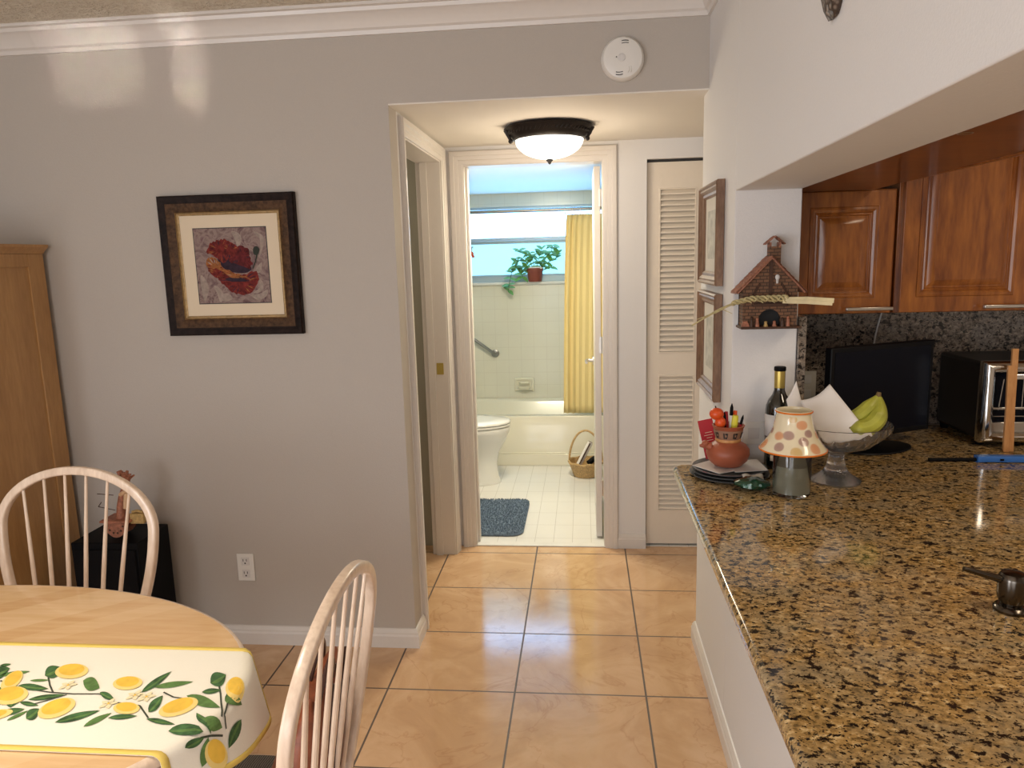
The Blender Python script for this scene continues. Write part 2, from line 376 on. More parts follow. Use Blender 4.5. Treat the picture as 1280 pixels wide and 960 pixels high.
    def build(s, name, mats, parent=None, smooth=35, bevel=0, solid=0, subd=0, segs=2, loc=None):
        me = bpy.data.meshes.new(name)
        off = Vector(loc) if loc is not None else (parent_off.get(parent.name, Vector((0, 0, 0))) if parent is not None else Vector((0, 0, 0)))
        me.from_pydata([tuple(Vector(p) - off) for p in s.v], [], s.f); me.update()
        if not isinstance(mats, (list, tuple)): mats = [mats]
        for m in mats: me.materials.append(MT[m] if isinstance(m, str) else m)
        for p, mi in zip(me.polygons, s.m): p.material_index = mi
        bm = bmesh.new(); bm.from_mesh(me); bmesh.ops.recalc_face_normals(bm, faces=bm.faces); bm.to_mesh(me); bm.free()
        if smooth:
            for p in me.polygons: p.use_smooth = True
            me.set_sharp_from_angle(angle=math.radians(smooth))
        o = bpy.data.objects.new(name, me); C.objects.link(o)
        if parent is not None:
            o.parent = parent; parent_off[o.name] = off
        elif loc is not None:
            o.location = loc; parent_off[o.name] = off
        if solid:
            md = o.modifiers.new('solid', 'SOLIDIFY'); md.thickness = solid; md.offset = 0
        if bevel:
            md = o.modifiers.new('bevel', 'BEVEL'); md.width = bevel; md.segments = segs; md.limit_method = 'ANGLE'; md.angle_limit = math.radians(40)
        if subd:
            md = o.modifiers.new('sub', 'SUBSURF'); md.levels = subd; md.render_levels = subd
        return o
parent_off = {}
def thing(name, label, cat, loc, group=None):
    """an Empty at the thing's base; parts given in world coordinates are made local to it"""
    o = bpy.data.objects.new(name, None); C.objects.link(o); o.location = loc; o.empty_display_size = .05
    parent_off[o.name] = Vector(loc)
    o['label'] = label; o['category'] = cat
    if group: o['group'] = group
    return o
def tag(o, label, cat, group=None):
    o['label'] = label; o['category'] = cat
    if group: o['group'] = group
    return o
def struct(o): o['kind'] = 'structure'; return o
XZ = lambda y, s=-1: (lambda a, b, t: (a, y + s * t, b))          # wall facing -y : t comes towards -y
YZ = lambda x, s=-1: (lambda a, b, t: (x + s * t, a, b))
XY = lambda z: (lambda a, b, t: (a, b, z + t))

# ================================================================== the shell
struct(MB().box(-3.2, 2.7, -3.2, 3.87, -.06, 0).build('floor', 'floor'))
b = MB(); b.box(-3.2, 2.7, -3.2, 2.88, 2.46, 2.52); struct(b.build('ceiling', 'popcorn'))
b = MB(); b.box(-3.2, 2.7, 2.88, 3.85, 2.13, 2.19).box(-.70, .445, 2.77, 2.88, 2.13, 2.135); struct(b.build('ceiling_hall', 'hall_ceiling'))
# dining wall with the hall opening
b = MB(); b.box(-3.2, -.70, 2.77, 2.88, 0, 2.46).box(-.70, .445, 2.77, 2.88, 2.135, 2.46); struct(b.build('wall_back', 'wall_gray'))
# hall left wall with the bedroom doorway
DY0, DY1, DZ = 2.965, 3.742, 2.063
b = MB(); b.box(-.82, -.70, 2.88, DY0, 0, 2.13).box(-.82, -.70, DY1, 3.85, 0, 2.13).box(-.82, -.70, DY0, DY1, DZ, 2.13); struct(b.build('wall_hall_left', 'wall_white'))
# hall end wall with bathroom doorway and closet opening
BX0, BX1, BZ = -.617, .118, 2.053
b = MB(); b.box(-.82, BX0, 3.85, 3.97, 0, 2.13).box(BX0, BX1, 3.85, 3.97, BZ, 2.13).box(BX1, .322, 3.85, 3.97, 0, 2.13).box(.322, .94, 3.85, 3.97, 2.035, 2.13).box(.94, 1.4, 3.85, 3.97, 0, 2.13)
struct(b.build('wall_hall_end', 'wall_white'))
b = MB(); b.box(1.3, 1.4, 2.88, 3.85, 0, 2.13); struct(b.build('wall_hall_right', 'wall_white'))
# bedroom beyond the left doorway
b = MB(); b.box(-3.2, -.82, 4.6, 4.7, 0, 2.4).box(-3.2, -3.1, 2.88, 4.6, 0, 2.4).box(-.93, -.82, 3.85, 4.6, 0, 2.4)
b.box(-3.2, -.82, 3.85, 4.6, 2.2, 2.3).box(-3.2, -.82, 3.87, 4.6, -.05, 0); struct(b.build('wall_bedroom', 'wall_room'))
# pass-through wall: pier, half wall, beam
struct(MB().box(.445, .635, 2.27, 2.88, 0, 2.46).build('wall_pier', 'wall_white', bevel=.003))
struct(MB().box(.445, .56, -1.0, 2.27, 0, .898).build('wall_counter', 'wall_white', bevel=.003))
b = MB()
x0, x1, y0, y1 = .445, .635, -1.0, 2.27
b.hexa([(x0, y0, 1.788), (x1, y0, 1.788), (x0, y1, 1.745), (x1, y1, 1.745), (x0, y0, 2.46), (x1, y0, 2.46), (x0, y1, 2.46), (x1, y1, 2.46)])
struct(b.build('wall_beam', 'wall_white', bevel=.003))
struct(MB().box(.445, .635, -3.0, -1.0, 0, 2.46).build('wall_right', 'wall_white'))
struct(MB().box(.635, 2.7, 2.78, 2.88, 0, 2.46).build('wall_kitchen_back', 'wall_white'))
struct(MB().box(2.6, 2.7, -1.1, 2.78, 0, 2.46).build('wall_kitchen_right', 'wall_white'))
struct(MB().box(.635, 2.6, -1.1, -1.0, 0, 2.46).build('wall_kitchen_front', 'wall_white'))
b = MB(); b.box(-2.85, -2.75, -3.1, 2.77, 0, 2.46); struct(b.build('wall_left', 'wall_white'))
b = MB(); b.box(-2.75, .445, -3.1, -3.0, 0, 2.46); struct(b.build('wall_front', 'wall_white'))

# bathroom shell
b = MB(); b.box(-1.35, -1.25, 3.97, 6.3, 0, 2.09).box(.75, .85, 3.97, 6.3, 0, 2.09)
WX0, WX1, WZ0, WZ1 = -.985, .25, 1.37, 1.985
b.box(-1.25, WX0, 6.2, 6.3, 0, 2.09).box(WX1, .75, 6.2, 6.3, 0, 2.09).box(WX0, WX1, 6.2, 6.3, 0, WZ0).box(WX0, WX1, 6.2, 6.3, WZ1, 2.09)
struct(b.build('wall_bathroom', 'bath_tile'))
struct(MB().box(-1.35, .85, 3.97, 6.3, 2.09, 2.14).build('ceiling_bathroom', 'bath_ceiling'))
struct(MB().box(-1.35, .85, 3.87, 6.3, -.05, .002).build('floor_bathroom', 'bath_floor'))
struct(MB().box(BX0, BX1, 3.845, 3.90, 0, .008).build('trim_1', 'marble', bevel=.003))

# bathroom window
wd = MB(); y = 6.235
for a in ((WX0, WX0 + .045, WZ0, WZ1), (WX1 - .045, WX1, WZ0, WZ1), (WX0 + .045, WX1 - .045, WZ0, WZ0 + .05), (WX0 + .045, WX1 - .045, WZ1 - .02, WZ1), (WX0 + .045, WX1 - .045, 1.685, 1.735)):
    wd.box(a[0], a[1], y, y + .04, a[2], a[3])
wd.box(WX0 + .045, WX1 - .045, y - .012, y, WZ0 + .05, WZ0 + .062).box(WX0 + .045, WX1 - .045, y - .018, y, 1.70, 1.712)
win = struct(wd.build('window_1', 'alu', bevel=.003))
MB().box(WX0 + .04, WX1 - .04, y + .012, y + .018, 1.73, WZ1 - .015).build('upper_pane', 'pane_up', win)
MB().box(WX0 + .04, WX1 - .04, y + .012, y + .018, WZ0 + .045, 1.69).build('lower_pane', 'pane_lo', win)
MB().box(WX0 - .01, WX1 + .01, 6.17, 6.235, WZ0 - .022, WZ0 + .001).build('sill', 'marble', win, bevel=.003)
ht = MB().tube([(WX0 + .06, y - .025, 1.665), (WX0 + .06, y - .03, 1.60)], .006).tube([(WX0 + .045, y - .02, 1.665), (WX0 + .075, y - .02, 1.665)], .007)
ht.build('latch', 'alu', win)

# crown moulding
cp = [(0, .088), (.010, .088), (.013, .074), (.022, .068), (.030, .050), (.050, .030), (.066, .024), (.070, .012), (.085, .010), (.085, 0), (0, 0)]
b = MB(); Zc = 2.46
rs = [[(-2.75 + p, -3.0, Zc - d) for p, d in cp], [(-2.75 + p, 2.77 - p, Zc - d) for p, d in cp], [(.445 - p, 2.77 - p, Zc - d) for p, d in cp], [(.445 - p, -3.0, Zc - d) for p, d in cp]]
b.rings(rs); struct(b.build('trim_crown', 'trim', smooth=25))
# baseboards
bp = [(0, 0), (.016, 0), (.016, .050), (.012, .058), (.012, .064), (.005, .078), (0, .080)]
def base(name, path):
    b = MB(); rs = []
    for (x, y, nx, ny) in path: rs.append([(x + nx * p, y + ny * p, z) for p, z in bp])
    b.rings(rs); return struct(b.build(name, 'trim', smooth=25))
base('baseboard_back', [(-2.75, 2.77, 0, -1), (-.70, 2.77, 1, -1), (-.70, 2.90, 1, 0)])
base('baseboard_right', [(.445, -3.0, -1, 0), (.445, 2.88, -1, 1), (.60, 2.88, 0, 1)])
base('baseboard_hall', [(.171, 3.85, 0, -1), (.322, 3.85, 0, -1)])

# door casings
cas = [(-.012, 0), (-.012, .009), (-.007, .011), (.008, .011), (.012, .015), (.028, .016), (.032, .020), (.044, .021), (.052, .020), (.057, .012), (.057, 0)]
b = MB(); b.frame(cas, BX0, BX1, 0, BZ, XZ(3.85), closed=False)
b.frame(cas, BX0, BX1, 0, BZ, XZ(3.97, 1), closed=False); struct(b.build('trim_2', 'trim', smooth=25))
b = MB(); b.box(BX0 - .0, BX0 + .018, 3.848, 3.972, .008, BZ).box(BX1 - .018, BX1, 3.848, 3.972, .008, BZ).box(BX0 + .018, BX1 - .018, 3.848, 3.972, BZ - .018, BZ)
b.box(BX0 + .018, BX0 + .03, 3.89, 3.93, .008, BZ - .018); struct(b.build('trim_3', 'trim', bevel=.0015))
b = MB(); b.frame(cas, DY0, DY1, 0, DZ, YZ(-.70, 1), closed=False); struct(b.build('trim_4', 'trim', smooth=25))
b = MB(); b.box(-.822, -.698, DY0, DY0 + .018, 0, DZ).box(-.822, -.698, DY1 - .018, DY1, 0, DZ).box(-.822, -.698, DY0 + .018, DY1 - .018, DZ - .018, DZ)
b.box(-.80, -.765, DY1 - .03, DY1 - .018, 0, DZ - .018).box(-.80, -.765, DY0 + .018, DY0 + .03, 0, DZ - .018)
jamb = struct(b.build('trim_5', 'trim', bevel=.0015))
b = MB(); b.box(-.758, -.722, DY1 - .0205, DY1 - .018, .985, 1.045).box(-.748, -.732, DY1 - .0215, DY1 - .0205, 1.0, 1.03)
b.build('strike_plate', 'foil', jamb)

# bathroom door leaf, open at a right angle
lx0, lx1, ly0, ly1 = .060, .093, 3.975, 4.63
b = MB(); b.box(lx0, lx1, ly0, ly1, .012, 2.025)
leaf = struct(b.build('door_1', 'trim', bevel=.002))
for z in (.25, 1.05, 1.82):
    MB().box(lx1 - .012, lx1 + .004, ly0 - .003, ly0 + .0, z, z + .09).tube([(lx1 + .006, ly0 - .004, z), (lx1 + .006, ly0 - .004, z + .09)], .006).build('hinge', 'metal', leaf)
b = MB(); b.tube([(lx0, 4.57, .93), (lx0 - .006, 4.57, .93)], .028, 20).tube([(lx0 - .006, 4.57, .93), (lx0 - .04, 4.57, .93)], .011, 12)
b.tube([(lx0 - .038, 4.575, .93), (lx0 - .045, 4.53, .932), (lx0 - .045, 4.47, .93)], [.011, .010, .008], 12); b.build('door_handle', 'metal', leaf)

# louvred bifold closet door
def louvre(x0, x1, name, parent=None):
    b = MB(); y0, y1 = 3.885, 3.912; z0, z1 = .012, 2.022
    a0, a1 = x0 + .066, x1 - .066
    secs = [(.205, .935), (1.066, 1.888)]
    b.box(x0, a0, y0, y1, z0, z1).box(a1, x1, y0, y1, z0, z1)
    b.box(a0, a1, y0, y1, z0, secs[0][0]).box(a0, a1, y0, y1, secs[0][1], secs[1][0]).box(a0, a1, y0, y1, secs[1][1], z1)
    for s0, s1 in secs:
        n = round((s1 - s0) / .0275); st = (s1 - s0) / n
        for k in range(n):
            z = s0 + k * st
            b.add([(a0, y0 + .0, z + .002), (a1, y0 + .0, z + .002), (a1, y1 - .002, z + st + .004), (a0, y1 - .002, z + st + .004),
                   (a0, y0 + .001, z + .009), (a1, y0 + .001, z + .009), (a1, y1, z + st + .011), (a0, y1, z + st + .011)],
                  [(0, 1, 2, 3), (4, 7, 6, 5), (0, 4, 5, 1), (2, 6, 7, 3), (0, 3, 7, 4), (1, 5, 6, 2)])
        b.frame([(0, 0), (0, .004), (.005, .004), (.007, 0)], a0, a1, s0, s1, XZ(y0))
    return b.build(name, 'louver', parent, smooth=20)
d2 = struct(louvre(.327, .632, 'door_2'))
louvre(.636, .936, 'folding_leaf', d2)
MB().lathe([(.004, 0), (.008, .004), (.010, .010), (.006, .014)], 0, 0, 12).build('door_knob', 'metal', d2)
k = [o for o in C.objects if o.name == 'door_knob'][0]; k.rotation_euler = (PI / 2, 0, 0); k.location = (.600, 3.885, .985)
b = MB().box(.322, .94, 3.88, 3.92, 2.024, 2.035); struct(b.build('closet_gap_shade', 'dark'))  # dark strip stands in for the shade in the gap above the door
struct(MB().box(.30, 1.0, 4.2, 4.22, 0, 2.1).build('wall_closet_shade', 'black'))  # coloured black to stand in for the darkness behind the louvres

# ================================================================== kitchen
# countertop
CZ = .93
b = MB()
poly = [(.267, -1.0), (1.25, -1.0), (1.25, 1.5), (1.62, 2.1), (2.6, 2.1), (2.6, 2.765), (.66, 2.765), (.66, 2.262), (.447, 2.262), (.44, 2.24), (.29, 2.24), (.267, 2.215)]
b.prism(poly, CZ - .03, CZ, lambda a, c, t: (a, c, t)); o = b.build('countertop', 'granite', bevel=.010, segs=4, smooth=30)
tag(o, 'gold and black speckled granite countertop of the pass-through', 'countertop')
b = MB(); b.box(.300, .443, -1.0, 2.225, CZ - .052, CZ - .031); o = b.build('trim_7', 'louver', bevel=.004); struct(o)
# backsplashes
o = MB().box(.6355, .660, 2.262, 2.78, CZ + .001, 1.375).build('backsplash', 'granite_wall', bevel=.002); tag(o, 'narrow upright granite slab on the kitchen side of the white pier', 'backsplash')
o = MB().box(.661, 2.6, 2.758, 2.779, CZ + .001, 1.46).build('backsplash', 'granite_wall', bevel=.002); tag(o, 'dark mottled granite backsplash behind the television and toaster oven', 'backsplash')

def raised_door(b, x0, x1, z0, z1, y, st, rail):
    """door slab facing -y at y, with a raised panel"""
    b.box(x0, x1, y, y + .012, z0, z1)
    # outer frame (stile/rail) face sits at y-.010
    prof = [(-st, .0), (-st, .006), (-st + .004, .010), (-.002, .010), (0, .008), (0, 0)]
    b.frame(prof, x0, x1, z0, z1, XZ(y))
    b.frame([(-.026, -.001), (-.022, .005), (-.017, .003), (-.013, .009), (-.006, .013), (.002, .011), (.002, -.001)], x0 + st, x1 - st, z0 + st, z1 - st, XZ(y))
    i = st + .030
    b.frame([(0, 0), (0, .001), (-.018, .008), (-.020, .0085), (-.020, 0)], x0 + i, x1 - i, z0 + i, z1 - i, XZ(y))
    j = i + .018
    b.box(x0 + j, x1 - j, y - .0088, y, z0 + j, z1 - j)
def bar_handle(x0, x1, z, y, parent):
    b = MB(); b.box(x0, x1, y - .034, y - .022, z - .0055, z + .0055)
    b.box(x0 + .012, x0 + .022, y - .024, y, z - .004, z + .004).box(x1 - .022, x1 - .012, y - .024, y, z - .004, z + .004)
    return b.build('handle', 'metal', parent, bevel=.002)
def wallcab(x0, x1, z0, z1, doors, label):
    t = thing('wall_cabinet', label, 'cabinet', ((x0 + x1) / 2, 2.778, z0))
    MB().box(x0, x1, 2.492, 2.757 if z0 < 1.45 and False else 2.756, z0, z1).build('carcass', 'cherry', t, bevel=.002)
    for (a, c, ha, hb) in doors:
        b = MB(); raised_door(b, a, c, z0 + .002, z1 - .004, 2.480, .052, .052)
        d = b.build('door', 'cherry', t, smooth=20, bevel=.001)
        bar_handle(ha, hb, z0 + .018, 2.470, d)
    return t
wallcab(.664, .985, 1.362, 1.752, [(.668, .974, .830, .972)], 'small cherry wall cabinet, the one beside the white pier')
wallcab(.992, 2.0, 1.362, 2.20, [(1.002, 1.392, 1.245, 1.380), (1.396, 1.99, 1.41, 1.55)], 'tall cherry wall cabinet with raised panel doors above the toaster oven')
# cabinets hung over the pass-through, seen from below
t = thing('overhead_cabinet', 'cherry cabinet hung over the pass-through, only its underside showing', 'cabinet', (.77, .75, 1.757))
b = MB(); x0, x1, y0, y1 = .637, .905, -.9, 2.46
b.hexa([(x0, y0, 1.788), (x1, y0, 1.788), (x0, y1, 1.748), (x1, y1, 1.748), (x0, y0, 2.455), (x1, y0, 2.455), (x0, y1, 2.455), (x1, y1, 2.455)])
b.build('carcass', 'cherry_dark', t, bevel=.003)
for k in range(3):
    ya, yb = 2.30 - k * .8 - .79, 2.30 - k * .8
    zb = 1.748 + (2.46 - ya) * .012
    MB().box(.907, .925, ya, yb, zb - .006, 2.44).build('door', 'cherry', t, bevel=.003)
b = MB(); b.tube([(.62 + .012 * math.cos(a), 1.40 + .012 * math.sin(a), 1.764) for a in [2 * PI * i / 16 for i in range(17)]], .0035, 8)
o = b.build('ceiling_hook_ring', 'metal'); o.location = (.04, 0, -.0005); tag(o, 'small metal ring screwed under the overhead cherry cabinet', 'hook')

# ================================================================== hall lamp & smoke detector
LX, LY = -.14, 3.35
t = thing('ceiling_lamp', 'flush dome ceiling lamp, dark bronze rim and lit glass, in the hall', 'lamp', (LX, LY, 2.13))
def rope(r, z, a): return r * (1 + .010 * math.sin(a * 12)), z
b = MB(); b.lathe([(.15, 2.129), (.188, 2.127), (.196, 2.118), (.190, 2.108), (.180, 2.100), (.172, 2.086), (.160, 2.074), (.150, 2.070), (.146, 2.074), (.150, 2.10)], LX, LY, 72, fn=rope); b.build('canopy', 'bronze', t)
b = MB()
for i in range(60):
    a = 2 * PI * i / 60; a2 = a + .06
    b.tube([(LX + .180 * math.cos(a), LY + .180 * math.sin(a), 2.093), (LX + .186 * math.cos(a2), LY + .186 * math.sin(a2), 2.108)], .0035, 6)
b.build('rope_rim', 'bronze', t)
for i in range(3):
    a = math.radians(-8 + 60 + 120 * i) if i else math.radians(-10)
    a = [math.radians(-14), math.radians(194), math.radians(92)][i]
    b = MB().sphere((LX + .170 * math.cos(a), LY + .170 * math.sin(a), 2.066), .0105, 12, 8).tube([(LX + .192 * math.cos(a), LY + .192 * math.sin(a), 2.113), (LX + .168 * math.cos(a), LY + .168 * math.sin(a), 2.064)], [.010, .005], 8)
    b.build('knob', 'bronze', t)
b = MB(); prof = []
for i in range(13):
    q = PI / 2 * i / 12; prof.append((.149 * math.cos(q), 2.072 - .082 * math.sin(q)))
b.lathe(prof + [(.0, 1.9899)], LX, LY, 40); b.build('glass_dome', 'lamp_glass', t)
MB().lathe([(.004, 1.992), (.014, 1.989), (.015, 1.984), (.008, 1.978), (.006, 1.972), (.001, 1.968)], LX, LY, 16).build('finial', 'black', t)
point('hall_lamp_light', (LX, LY, 1.90), 7, (1, .82, .6), .12)

SX, SZ = .145, 2.243
t = thing('smoke_detector', 'round white smoke detector on the grey wall above the hall', 'smoke detector', (SX, 2.77, SZ))
def onwall(b, yoff=2.77):
    b.v = [(x, yoff - z, y) for x, y, z in b.v]; return b
b = MB(); b.lathe([(.074, 0), (.075, .006), (.073, .022), (.066, .032), (.050, .036), (.03, .037), (.001, .037)], SX, SZ, 40); onwall(b).build('casing', 'white_plastic', t)
b = MB(); b.lathe([(.013, .037), (.013, .040), (.011, .041), (.001, .041)], SX - .004, SZ, 20); onwall(b).build('test_button', 'white_card', t)
b = MB()
for (cx_, cz_, dirn) in ((.008, .046, 1), (-.012, -.046, -1)):
    b = MB()
    for k in range(3):
        z = SZ + cz_ + (k - 1) * .008; pts = [(SX + cx_ + q * .006, 2.77 - .0355 + abs(k-1)*.001, z + .002 * dirn * (1 - (q / 2.2) ** 2)) for q in (-2, -1, 0, 1, 2)]
        b.tube(pts, .0016, 6)
    b.build('sound_slots', 'dark', t)
MB().sphere((SX - .022, 2.7315, SZ + .002), .0022, 8, 6).build('indicator', 'dark', t)
b = MB()
for k in range(2):
    b.tube([(SX + .020 + k * .008, 2.7345, SZ - .028), (SX + .024 + k * .006, 2.7345, SZ - .040), (SX + .018 + k * .010, 2.7345, SZ - .050)], .0014, 6)
b.build('flame_emblem', 'mat_grey', t)

# ================================================================== pictures
def dining_picture():
    x0, x1, z0, z1 = -1.612, -1.073, 1.304, 1.836
    t = thing('framed_picture', 'square framed poppy painting in a dark antique frame on the grey wall', 'picture', (-1.342, 2.77, 1.30))
    f = XZ(2.768)
    i0, i1, j0, j1 = x0 + .075, x1 - .075, z0 + .075, z1 - .075
    b = MB(); b.frame([(.075, 0), (.075, .022), (.070, .028), (.060, .026), (.052, .022), (.045, .021), (.045, 0)], i0, i1, j0, j1, f)
    b.frame([(.045, 0), (.045, .021), (.030, .019), (.012, .014), (.012, 0)], i0, i1, j0, j1, f, mi=1)
    b.frame([(.012, 0), (.012, .016), (.009, .018), (.007, .012), (.005, .012), (.003, .010), (0, .009), (0, 0)], i0, i1, j0, j1, f, mi=2)
    b.build('frame', ['frame_dk', 'frame_br', 'gold'], t, smooth=20)
    MB().box(i0 - .005, i1 + .005, 2.7615, 2.766, j0 - .005, j1 + .005).build('mat_board', 'mat', t)
    a0, a1, c0, c1 = i0 + .052, i1 - .050, j0 + .048, j1 - .050
    def P(u, v, t_=0): return (a0 + (a1 - a0) * u, 2.7606 - t_, c1 - (c1 - c0) * v)
    b = MB(); b.box(a0 - .003, a1 + .003, 2.7608, 2.7613, c0 - .003, c1 + .003, 1).box(a0, a1, 2.7603, 2.7610, c0, c1, 0)
    def shape(pts, mi, lvl, n=5):
        # closed smooth outline (Catmull-Rom) in crop pixels -> picture plane
        uv = []
        for (px, py) in pts: uv.append(((px - (255 + .098 * (py - 265))) / 420, (py - 265) / 440))
        out = []; m = len(uv)
        for i in range(m):
            p0, p1, p2, p3 = [uv[(i + q) % m] for q in (-1, 0, 1, 2)]
            for s in range(n):
                q = s / n
                out.append(tuple(.5 * ((2 * p1[k]) + (-p0[k] + p2[k]) * q + (2 * p0[k] - 5 * p1[k] + 4 * p2[k] - p3[k]) * q * q + (-p0[k] + 3 * p1[k] - 3 * p2[k] + p3[k]) * q ** 3) for k in (0, 1)))
        rr = random.Random(int(lvl * 100) + mi)
        if mi in (4, 5, 8): out = [(u + rr.uniform(-.010, .010), v + rr.uniform(-.012, .012)) for u, v in out]
        out = [(min(max(u, .005), .995), min(max(v, .005), .995)) for u, v in out]
        b.add([P(u, v, .0004 + .00012 * lvl) for u, v in out], [tuple(range(len(out)))], mi)
        if mi in (4, 5, 8):   # brush strokes running from the flower's heart to the petal edge
            hu, hv = .47, .52
            for q in range(0, len(out), 2):
                u, v = out[q]; d = math.hypot(u - hu, v - hv) or 1; nu, nv = -(v - hv) / d, (u - hu) / d
                s0, s1 = rr.uniform(.72, .82), rr.uniform(.93, .99); wd = rr.uniform(.004, .010)
                cu = sum(p[0] for p in out) / len(out); cv = sum(p[1] for p in out) / len(out)
                au, av = cu + (u - cu) * (s0 - .35), cv + (v - cv) * (s0 - .35); eu, ev = cu + (u - cu) * s1, cv + (v - cv) * s1
                b.add([P(au, av, .00045 + .00012 * lvl), P((au + eu) / 2 + nu * wd, (av + ev) / 2 + nv * wd, .00045 + .00012 * lvl), P(eu, ev, .00045 + .00012 * lvl), P((au + eu) / 2 - nu * wd, (av + ev) / 2 - nv * wd, .00045 + .00012 * lvl)],
                      [(0, 1, 2, 3)], rr.choice({4: (6, 5, 8), 5: (6, 4, 4), 8: (4, 7, 5)}[mi]))
    L = 0
    # pale and dark scrolls
    for pts, mi in [([(480, 285), (520, 295), (540, 330), (520, 380), (500, 330)], 3), ([(640, 300), (668, 330), (660, 400), (640, 450), (625, 500), (645, 430), (648, 350)], 3),
                    ([(380, 600), (420, 620), (440, 670), (420, 700), (400, 650)], 3), ([(640, 560), (670, 590), (660, 640), (610, 650), (650, 615)], 3), ([(610, 290), (640, 300), (655, 325), (630, 318)], 7),
                    ([(430, 650), (470, 650), (490, 680), (450, 695), (420, 680)], 7), ([(600, 660), (650, 655), (695, 630), (690, 670), (640, 690)], 3),
                    ([(300, 540), (330, 560), (350, 620), (330, 690), (310, 640)], 7), ([(630, 500), (660, 470), (655, 520), (635, 530)], 7)]:
        L += 1; shape(pts, mi, L * .2)
    # lower petal, back petals, front petal, centre
    shape([(410, 560), (470, 550), (560, 540), (620, 520), (645, 560), (625, 620), (570, 655), (500, 645), (440, 600)], 4, 4)
    shape([(430, 540), (520, 545), (600, 570), (560, 580), (470, 575)], 6, 5)
    shape([(335, 400), (360, 350), (400, 335), (440, 330), (475, 350), (480, 390), (470, 430), (440, 470), (400, 440), (370, 420)], 4, 6)
    shape([(470, 400), (500, 375), (545, 370), (580, 395), (590, 440), (605, 480), (575, 510), (520, 480), (470, 460)], 5, 7)
    shape([(400, 420), (450, 400), (520, 420), (580, 470), (600, 510), (560, 525), (470, 505), (420, 475)], 6, 5.5)
    shape([(440, 360), (475, 350), (520, 380), (500, 430), (455, 440), (435, 400)], 4, 8)
    shape([(400, 440), (440, 470), (520, 480), (590, 510), (560, 530), (480, 520), (430, 490)], 6, 9)
    shape([(335, 450), (370, 430), (410, 460), (440, 500), (480, 530), (440, 545), (390, 540), (350, 505)], 8, 10)
    shape([(440, 500), (500, 525), (570, 550), (600, 575), (540, 560), (460, 545)], 8, 11)
    shape([(345, 500), (390, 500), (450, 530), (470, 555), (420, 560), (370, 535)], 4, 12)
    shape([(610, 385), (630, 375), (645, 395), (635, 425), (612, 420)], 9, 13)
    shape([(628, 420), (636, 420), (625, 470), (612, 505), (608, 500), (620, 465)], 9, 13.2)
    b.build('painted_print', ['art', 'dark', 'art', 'p_pale', 'p_red', 'p_red2', 'p_dark', 'p_pale', 'p_orange', 'p_green'], t, smooth=0)
dining_picture()
def side_frame(y0, y1, z0, z1, label, seed):
    t = thing('framed_picture', label, 'picture', (.445, (y0 + y1) / 2, z0), 'small framed prints on the white pier')
    f = YZ(.443)
    w_ = .042
    b = MB(); b.frame([(w_, 0), (w_, .022), (w_ - .006, .026), (.030, .020), (.024, .022), (.014, .014), (.006, .013), (0, .008), (0, 0)], y0 + w_, y1 - w_, z0 + w_, z1 - w_, f)
    b.build('frame', 'frame_wood', t, smooth=20)
    MB().box(.4385, .442, y0 + w_ - .004, y1 - w_ + .004, z0 + w_ - .004, z1 - w_ + .004).build('mat_board', 'mat_grey', t)
    b = MB(); m_ = .085; b.box(.4378, .4384, y0 + m_, y1 - m_, z0 + m_, z1 - m_)
    b.build('print', 'print', t)
side_frame(2.425, 2.79, 1.463, 1.795, 'brown wood framed print on the white pier, the upper of two', 1)
side_frame(2.425, 2.79, 1.085, 1.437, 'brown wood framed print on the white pier, the lower of two', 2)
# dark carved oval plaque high on the beam
b = MB(); b.lathe([(.078, 0), (.080, .006), (.070, .014), (.045, .020), (.02, .022), (.001, .022)], 0, 0, 40, fn=lambda r, z, a: (r * (1 + .02 * math.sin(9 * a)), z))
b.v = [(.4445 - z, 1.43 + x * .75, 2.065 + y * 1.25) for x, y, z in b.v]
mk, nt, bb = nodes('carved_dark_plaque'); v = coords(nt); vo = N(nt, 'ShaderNodeTexVoronoi'); vo.inputs['Scale'].default_value = 90; nt.links.new(v, vo.inputs['Vector'])
c_ = ramp(nt, vo.outputs['Distance'], [(.15, (.30, .24, .19)), (.5, (.05, .03, .02))]); nt.links.new(c_, bb.inputs['Base Color']); bump(nt, bb, vo.outputs['Distance'], .8, .004)
MT['plaque'] = mk
o = b.build('carved_plaque', 'plaque'); tag(o, 'dark carved oval plaque high on the white beam at the top edge', 'wall decoration')

# ================================================================== outlets
t = thing('wall_outlet', 'upright white double outlet low on the grey wall', 'outlet', (-1.401, 2.77, .278))
MB().box(-1.437, -1.365, 2.764, 2.7695, .279, .397).build('cover_plate', 'white_plastic', t, bevel=.002)
for dz in (-.027, .027):
    b = MB().box(-1.418, -1.384, 2.762, 2.765, .338 + dz - .017, .338 + dz + .017)
    r2 = b.build('receptacle', 'white_card', t, bevel=.003)
    b = MB(); z = .338 + dz
    b.box(-1.410, -1.4075, 2.7612, 2.7622, z + .0, z + .010).box(-1.396, -1.3935, 2.7612, 2.7622, z + .0, z + .010).box(-1.404, -1.3985, 2.7612, 2.7622, z - .011, z - .005)
    b.build('slots', 'dark', r2)
t = thing('wall_outlet', 'white sideways outlet plate on the pier behind the wine bottle', 'outlet', (.543, 2.27, .985))
MB().box(.486, .600, 2.264, 2.2695, .985, 1.056).build('cover_plate', 'white_plastic', t, bevel=.002)
